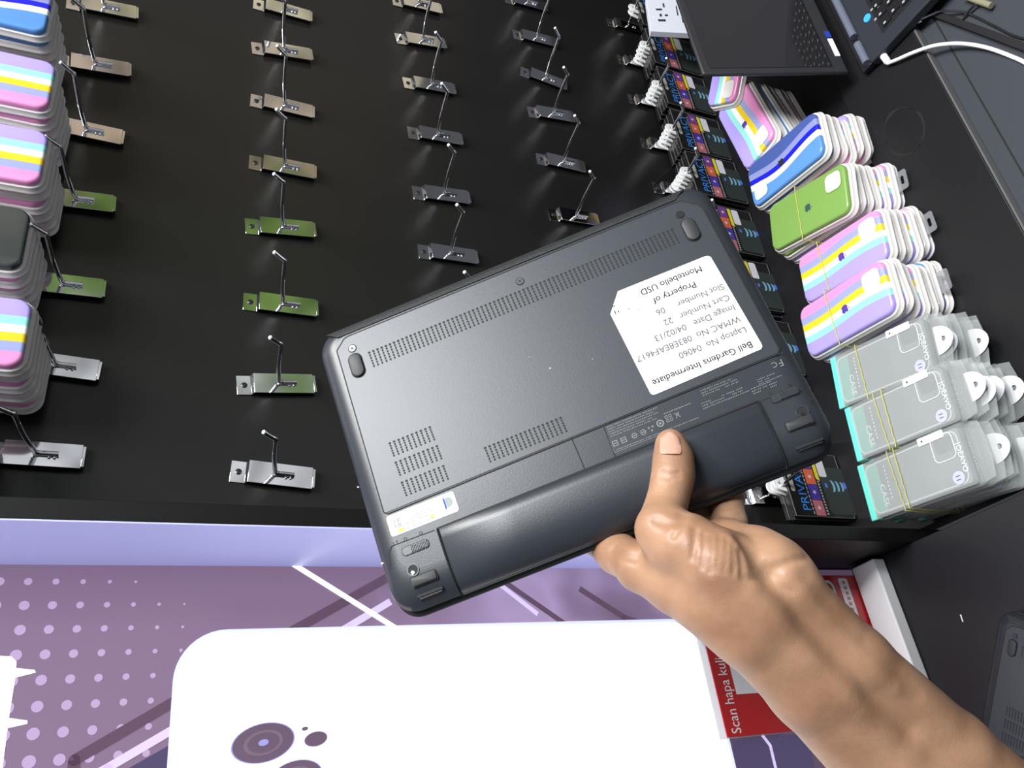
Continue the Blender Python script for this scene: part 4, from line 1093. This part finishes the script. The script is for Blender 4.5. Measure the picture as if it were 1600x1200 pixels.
    def groove(pts, rad, deep, sgn=1):
        P = []
        for a, b in pts:
            s = surf_d(a, b)
            if s is None: continue
            P.append(cp(a, b, s))
        if len(P) < 2: return
        PP = np.array(P); mn = PP.min(0)-rad*3; mx = PP.max(0)+rad*3
        sl = tuple(slice(max(0, int((mn[i]-lo[i])/h)), min(n[i], int((mx[i]-lo[i])/h)+2)) for i in range(3))
        if any(q.stop <= q.start for q in sl): return
        x = ax[0][sl[0]][:, None, None]; y = ax[1][sl[1]][None, :, None]; z = ax[2][sl[2]][None, None, :]
        best = None
        for a, b in zip(P, P[1:]):
            ab = (b-a).astype(np.float32); l2 = float(ab @ ab)+1e-12
            t = np.clip(((x-a[0])*ab[0]+(y-a[1])*ab[1]+(z-a[2])*ab[2])/l2, 0, 1)
            d2 = (x-a[0]-t*ab[0])**2+(y-a[1]-t*ab[1])**2+(z-a[2]-t*ab[2])**2
            best = d2 if best is None else np.minimum(best, d2)
        D[sl] += sgn*deep*np.exp(-best/(rad*rad)).astype(np.float32)
    # forearm: hollow between the tendons, ridges of the tendons either side
    groove([(1205, 905), (1250, 960), (1300, 1020), (1360, 1085), (1420, 1140)], .0075, .0020)
    groove([(1180, 925), (1230, 985), (1290, 1050), (1350, 1110)], .0065, .0012, -1)
    groove([(1232, 905), (1275, 950), (1330, 1005), (1400, 1070)], .0060, .0011, -1)
    groove([(1262, 905), (1300, 955), (1360, 1015), (1430, 1085)], .0060, .0011)
    # wrist creases and palm-heel fold
    groove([(1196, 893), (1215, 886), (1240, 876), (1262, 872)], .0022, .0013)
    groove([(1165, 905), (1190, 905), (1215, 918), (1235, 925)], .0022, .0009)
    groove([(1160, 842), (1172, 862), (1185, 885), (1200, 900)], .0050, .0028)
    # bunched skin over the thenar
    for i, (x0, y0, x1, y1) in enumerate(((1066, 815, 1052, 838), (1086, 828, 1082, 872), (1100, 835, 1097, 885), (1112, 838, 1108, 892), (1124, 838, 1120, 890), (1135, 842, 1132, 892), (1146, 850, 1146, 896), (1156, 862, 1160, 900))):
        groove([(x0, y0), ((x0+x1)/2+1.5, (y0+y1)/2), (x1, y1)], .0018, .0019)
    # thumb joint creases, web fold
    for y in (739, 746): groove([(1034, y-1), (1046, y+2), (1060, y)], .0016, .0008)
    groove([(1024, 812), (1040, 818), (1056, 816), (1068, 806)], .0028, .0016)
    groove([(958, 858), (975, 868), (992, 872)], .0030, .0018)
    groove([(1118, 803), (1138, 808), (1158, 805)], .0018, .0010); groove([(1116, 778), (1136, 782), (1156, 778)], .0018, .0008)
    # surface nets
    S = D < 0
    c = S[:-1, :-1, :-1].astype(np.int8)
    tot = np.zeros_like(c, dtype=np.int8)
    for i in (0, 1):
        for j in (0, 1):
            for k in (0, 1): tot += S[i:n[0]-1+i, j:n[1]-1+j, k:n[2]-1+k]
    act = (tot > 0) & (tot < 8)
    idx = np.argwhere(act); vid = -np.ones(act.shape, np.int64); vid[act] = np.arange(len(idx))
    acc = np.zeros((len(idx), 3)); cnt = np.zeros(len(idx))
    corners = [(i, j, k) for i in (0, 1) for j in (0, 1) for k in (0, 1)]
    for a in corners:
        for axn in range(3):
            if a[axn]: continue
            b = list(a); b[axn] = 1
            da = D[idx[:, 0]+a[0], idx[:, 1]+a[1], idx[:, 2]+a[2]]; db = D[idx[:, 0]+b[0], idx[:, 1]+b[1], idx[:, 2]+b[2]]
            mk = (da < 0) != (db < 0)
            tt = np.where(mk, da/np.where(mk, da-db, 1), 0)
            p = np.tile(np.array(a, float), (len(idx), 1)); p[:, axn] += tt
            acc += p*mk[:, None]; cnt += mk
    Vv = (idx + acc/cnt[:, None])*h + lo
    quads = []
    for axn in range(3):
        o1, o2 = [(1, 2), (2, 0), (0, 1)][axn]
        A = [slice(None)]*3; B = [slice(None)]*3
        A[axn] = slice(0, -1); B[axn] = slice(1, None)
        cr = S[tuple(A)] != S[tuple(B)]
        e = np.argwhere(cr)
        ok = (e[:, o1] > 0) & (e[:, o2] > 0) & (e[:, o1] < n[o1]-1) & (e[:, o2] < n[o2]-1) & (e[:, axn] < n[axn]-1)
        e = e[ok]
        ins = S[e[:, 0], e[:, 1], e[:, 2]]
        def cell(d1, d2):
            q = e.copy(); q[:, o1] += d1; q[:, o2] += d2
            return vid[q[:, 0], q[:, 1], q[:, 2]]
        q4 = np.stack([cell(-1, -1), cell(0, -1), cell(0, 0), cell(-1, 0)], 1)
        q4 = np.where(ins[:, None], q4, q4[:, ::-1])
        quads.append(q4[(q4 >= 0).all(1)])
    Q = np.concatenate(quads)
    W = Vv @ CR + CP
    return W, Q, surf_d
def hand():
    W, Q, surf = skin_surface()
    org = Vector(W.mean(0))
    me = bpy.data.meshes.new('person'); me.from_pydata((W-np.array(org)).tolist(), [], Q.tolist()); me.update()
    sk = bpy.data.materials.new('warm_brown_skin'); sk.use_nodes = True
    nt = sk.node_tree; b = nt.nodes['Principled BSDF']; N = nt.nodes.new; L = nt.links.new
    b.inputs['Roughness'].default_value = .46; b.inputs['Specular IOR Level'].default_value = .4
    b.inputs['Subsurface Weight'].default_value = .18; b.inputs['Subsurface Radius'].default_value = (.008, .0035, .002); b.inputs['Subsurface Scale'].default_value = 1
    tc = N('ShaderNodeTexCoord'); nz = N('ShaderNodeTexNoise'); nz.inputs['Scale'].default_value = 26; nz.inputs['Detail'].default_value = 4
    rp = N('ShaderNodeValToRGB'); el = rp.color_ramp.elements
    el[0].position = .32; el[0].color = (.26, .138, .078, 1); el[1].position = .70; el[1].color = (.41, .240, .145, 1)
    L(tc.outputs['Object'], nz.inputs['Vector']); L(nz.outputs['Fac'], rp.inputs['Fac']); L(rp.outputs[0], b.inputs['Base Color'])
    n2 = N('ShaderNodeTexVoronoi'); n2.inputs['Scale'].default_value = 900; n3 = N('ShaderNodeTexNoise'); n3.inputs['Scale'].default_value = 260; n3.inputs['Detail'].default_value = 5
    ad = N('ShaderNodeMath'); ad.operation = 'MULTIPLY_ADD'; ad.inputs[1].default_value = .5
    bp = N('ShaderNodeBump'); bp.inputs['Strength'].default_value = .16; bp.inputs['Distance'].default_value = .0008
    L(tc.outputs['Object'], n2.inputs['Vector']); L(tc.outputs['Object'], n3.inputs['Vector']); L(n2.outputs['Distance'], ad.inputs[0]); L(n3.outputs['Fac'], ad.inputs[2])
    L(ad.outputs[0], bp.inputs['Height']); L(bp.outputs[0], b.inputs['Normal'])
    me.materials.append(sk)
    me.polygons.foreach_set('use_smooth', [True]*len(me.polygons))
    o = bpy.data.objects.new('person', me); col.objects.link(o); o.location = org
    sm = o.modifiers.new('skin_smoothing', 'SMOOTH'); sm.factor = .5; sm.iterations = 2
    tag(o, 'bare brown forearm and hand holding the netbook, thumb on its underside', 'person')
    # thumbnail: a curved plate following the thumb tip
    c0 = np.array([(1049-800)/F, (696-600)/F, 1.0]); 
    V = []; nu, nv = 9, 9
    rows = []
    for j in range(nv):
        v = j/(nv-1); py = 678+31*v
        hw = 17.0*(1-.22*(1-v)**3) * (1.0 if v > .2 else (.62+.38*(v/.2)**.5)) * (1.0 if v < .8 else 1-.14*((v-.8)/.2)**2)
        for i in range(nu):
            u = -1+2*i/(nu-1)
            px = 1048 + hw*u - 1.5*(1-v)
            py2 = py + 3.0*(1-u*u)*(-1 if v < .5 else 0)*(1-v) + (1.5*u*u*0)
            s = surf(px, py2)
            V.append((px, py2, s))
    ss = np.array([q[2] if q[2] else np.nan for q in V]).reshape(nv, nu)
    # smooth cylinder fit of the surface depth
    U = np.linspace(-1, 1, nu)[None, :].repeat(nv, 0); T = np.linspace(0, 1, nv)[:, None].repeat(nu, 1); ok = ~np.isnan(ss)
    Amat = np.stack([np.ones(ok.sum()), U[ok], U[ok]**2, T[ok], T[ok]**2], 1); co = np.linalg.lstsq(Amat, ss[ok], rcond=None)[0]
    dep = co[0]+co[1]*U+co[2]*U**2*1.0+co[3]*T+co[4]*T**2
    top = []; bot = []
    for j in range(nv):
        for i in range(nu):
            px, py2, _ = V[j*nu+i]; e = max(abs(U[j, i]), 0)
            d = dep[j, i]-.0011+.0006*e**4
            top.append(tuple(Vector(campt(px, py2, d))-org)); bot.append(tuple(Vector(campt(px, py2, d+.0012))-org))
    Fc = []
    for j in range(nv-1):
        for i in range(nu-1):
            a = j*nu+i; Fc.append((a, a+nu, a+nu+1, a+1)); k = nu*nv; Fc.append((k+a, k+a+1, k+a+nu+1, k+a+nu))
    edge = [i for i in range(nu)]+[j*nu+nu-1 for j in range(1, nv)]+[(nv-1)*nu+i for i in range(nu-2, -1, -1)]+[j*nu for j in range(nv-2, 0, -1)]
    for a, b_ in zip(edge, edge[1:]+edge[:1]): Fc.append((a, b_, b_+nu*nv, a+nu*nv))
    m = MB(); m.add(top+bot, Fc, mat('fingernail', (.52, .29, .215), .33, coat=.25, sss=.1))
    nl = m.build('thumbnail', o, ang=60); nl['label'] = 'pale pink thumbnail'
hand()
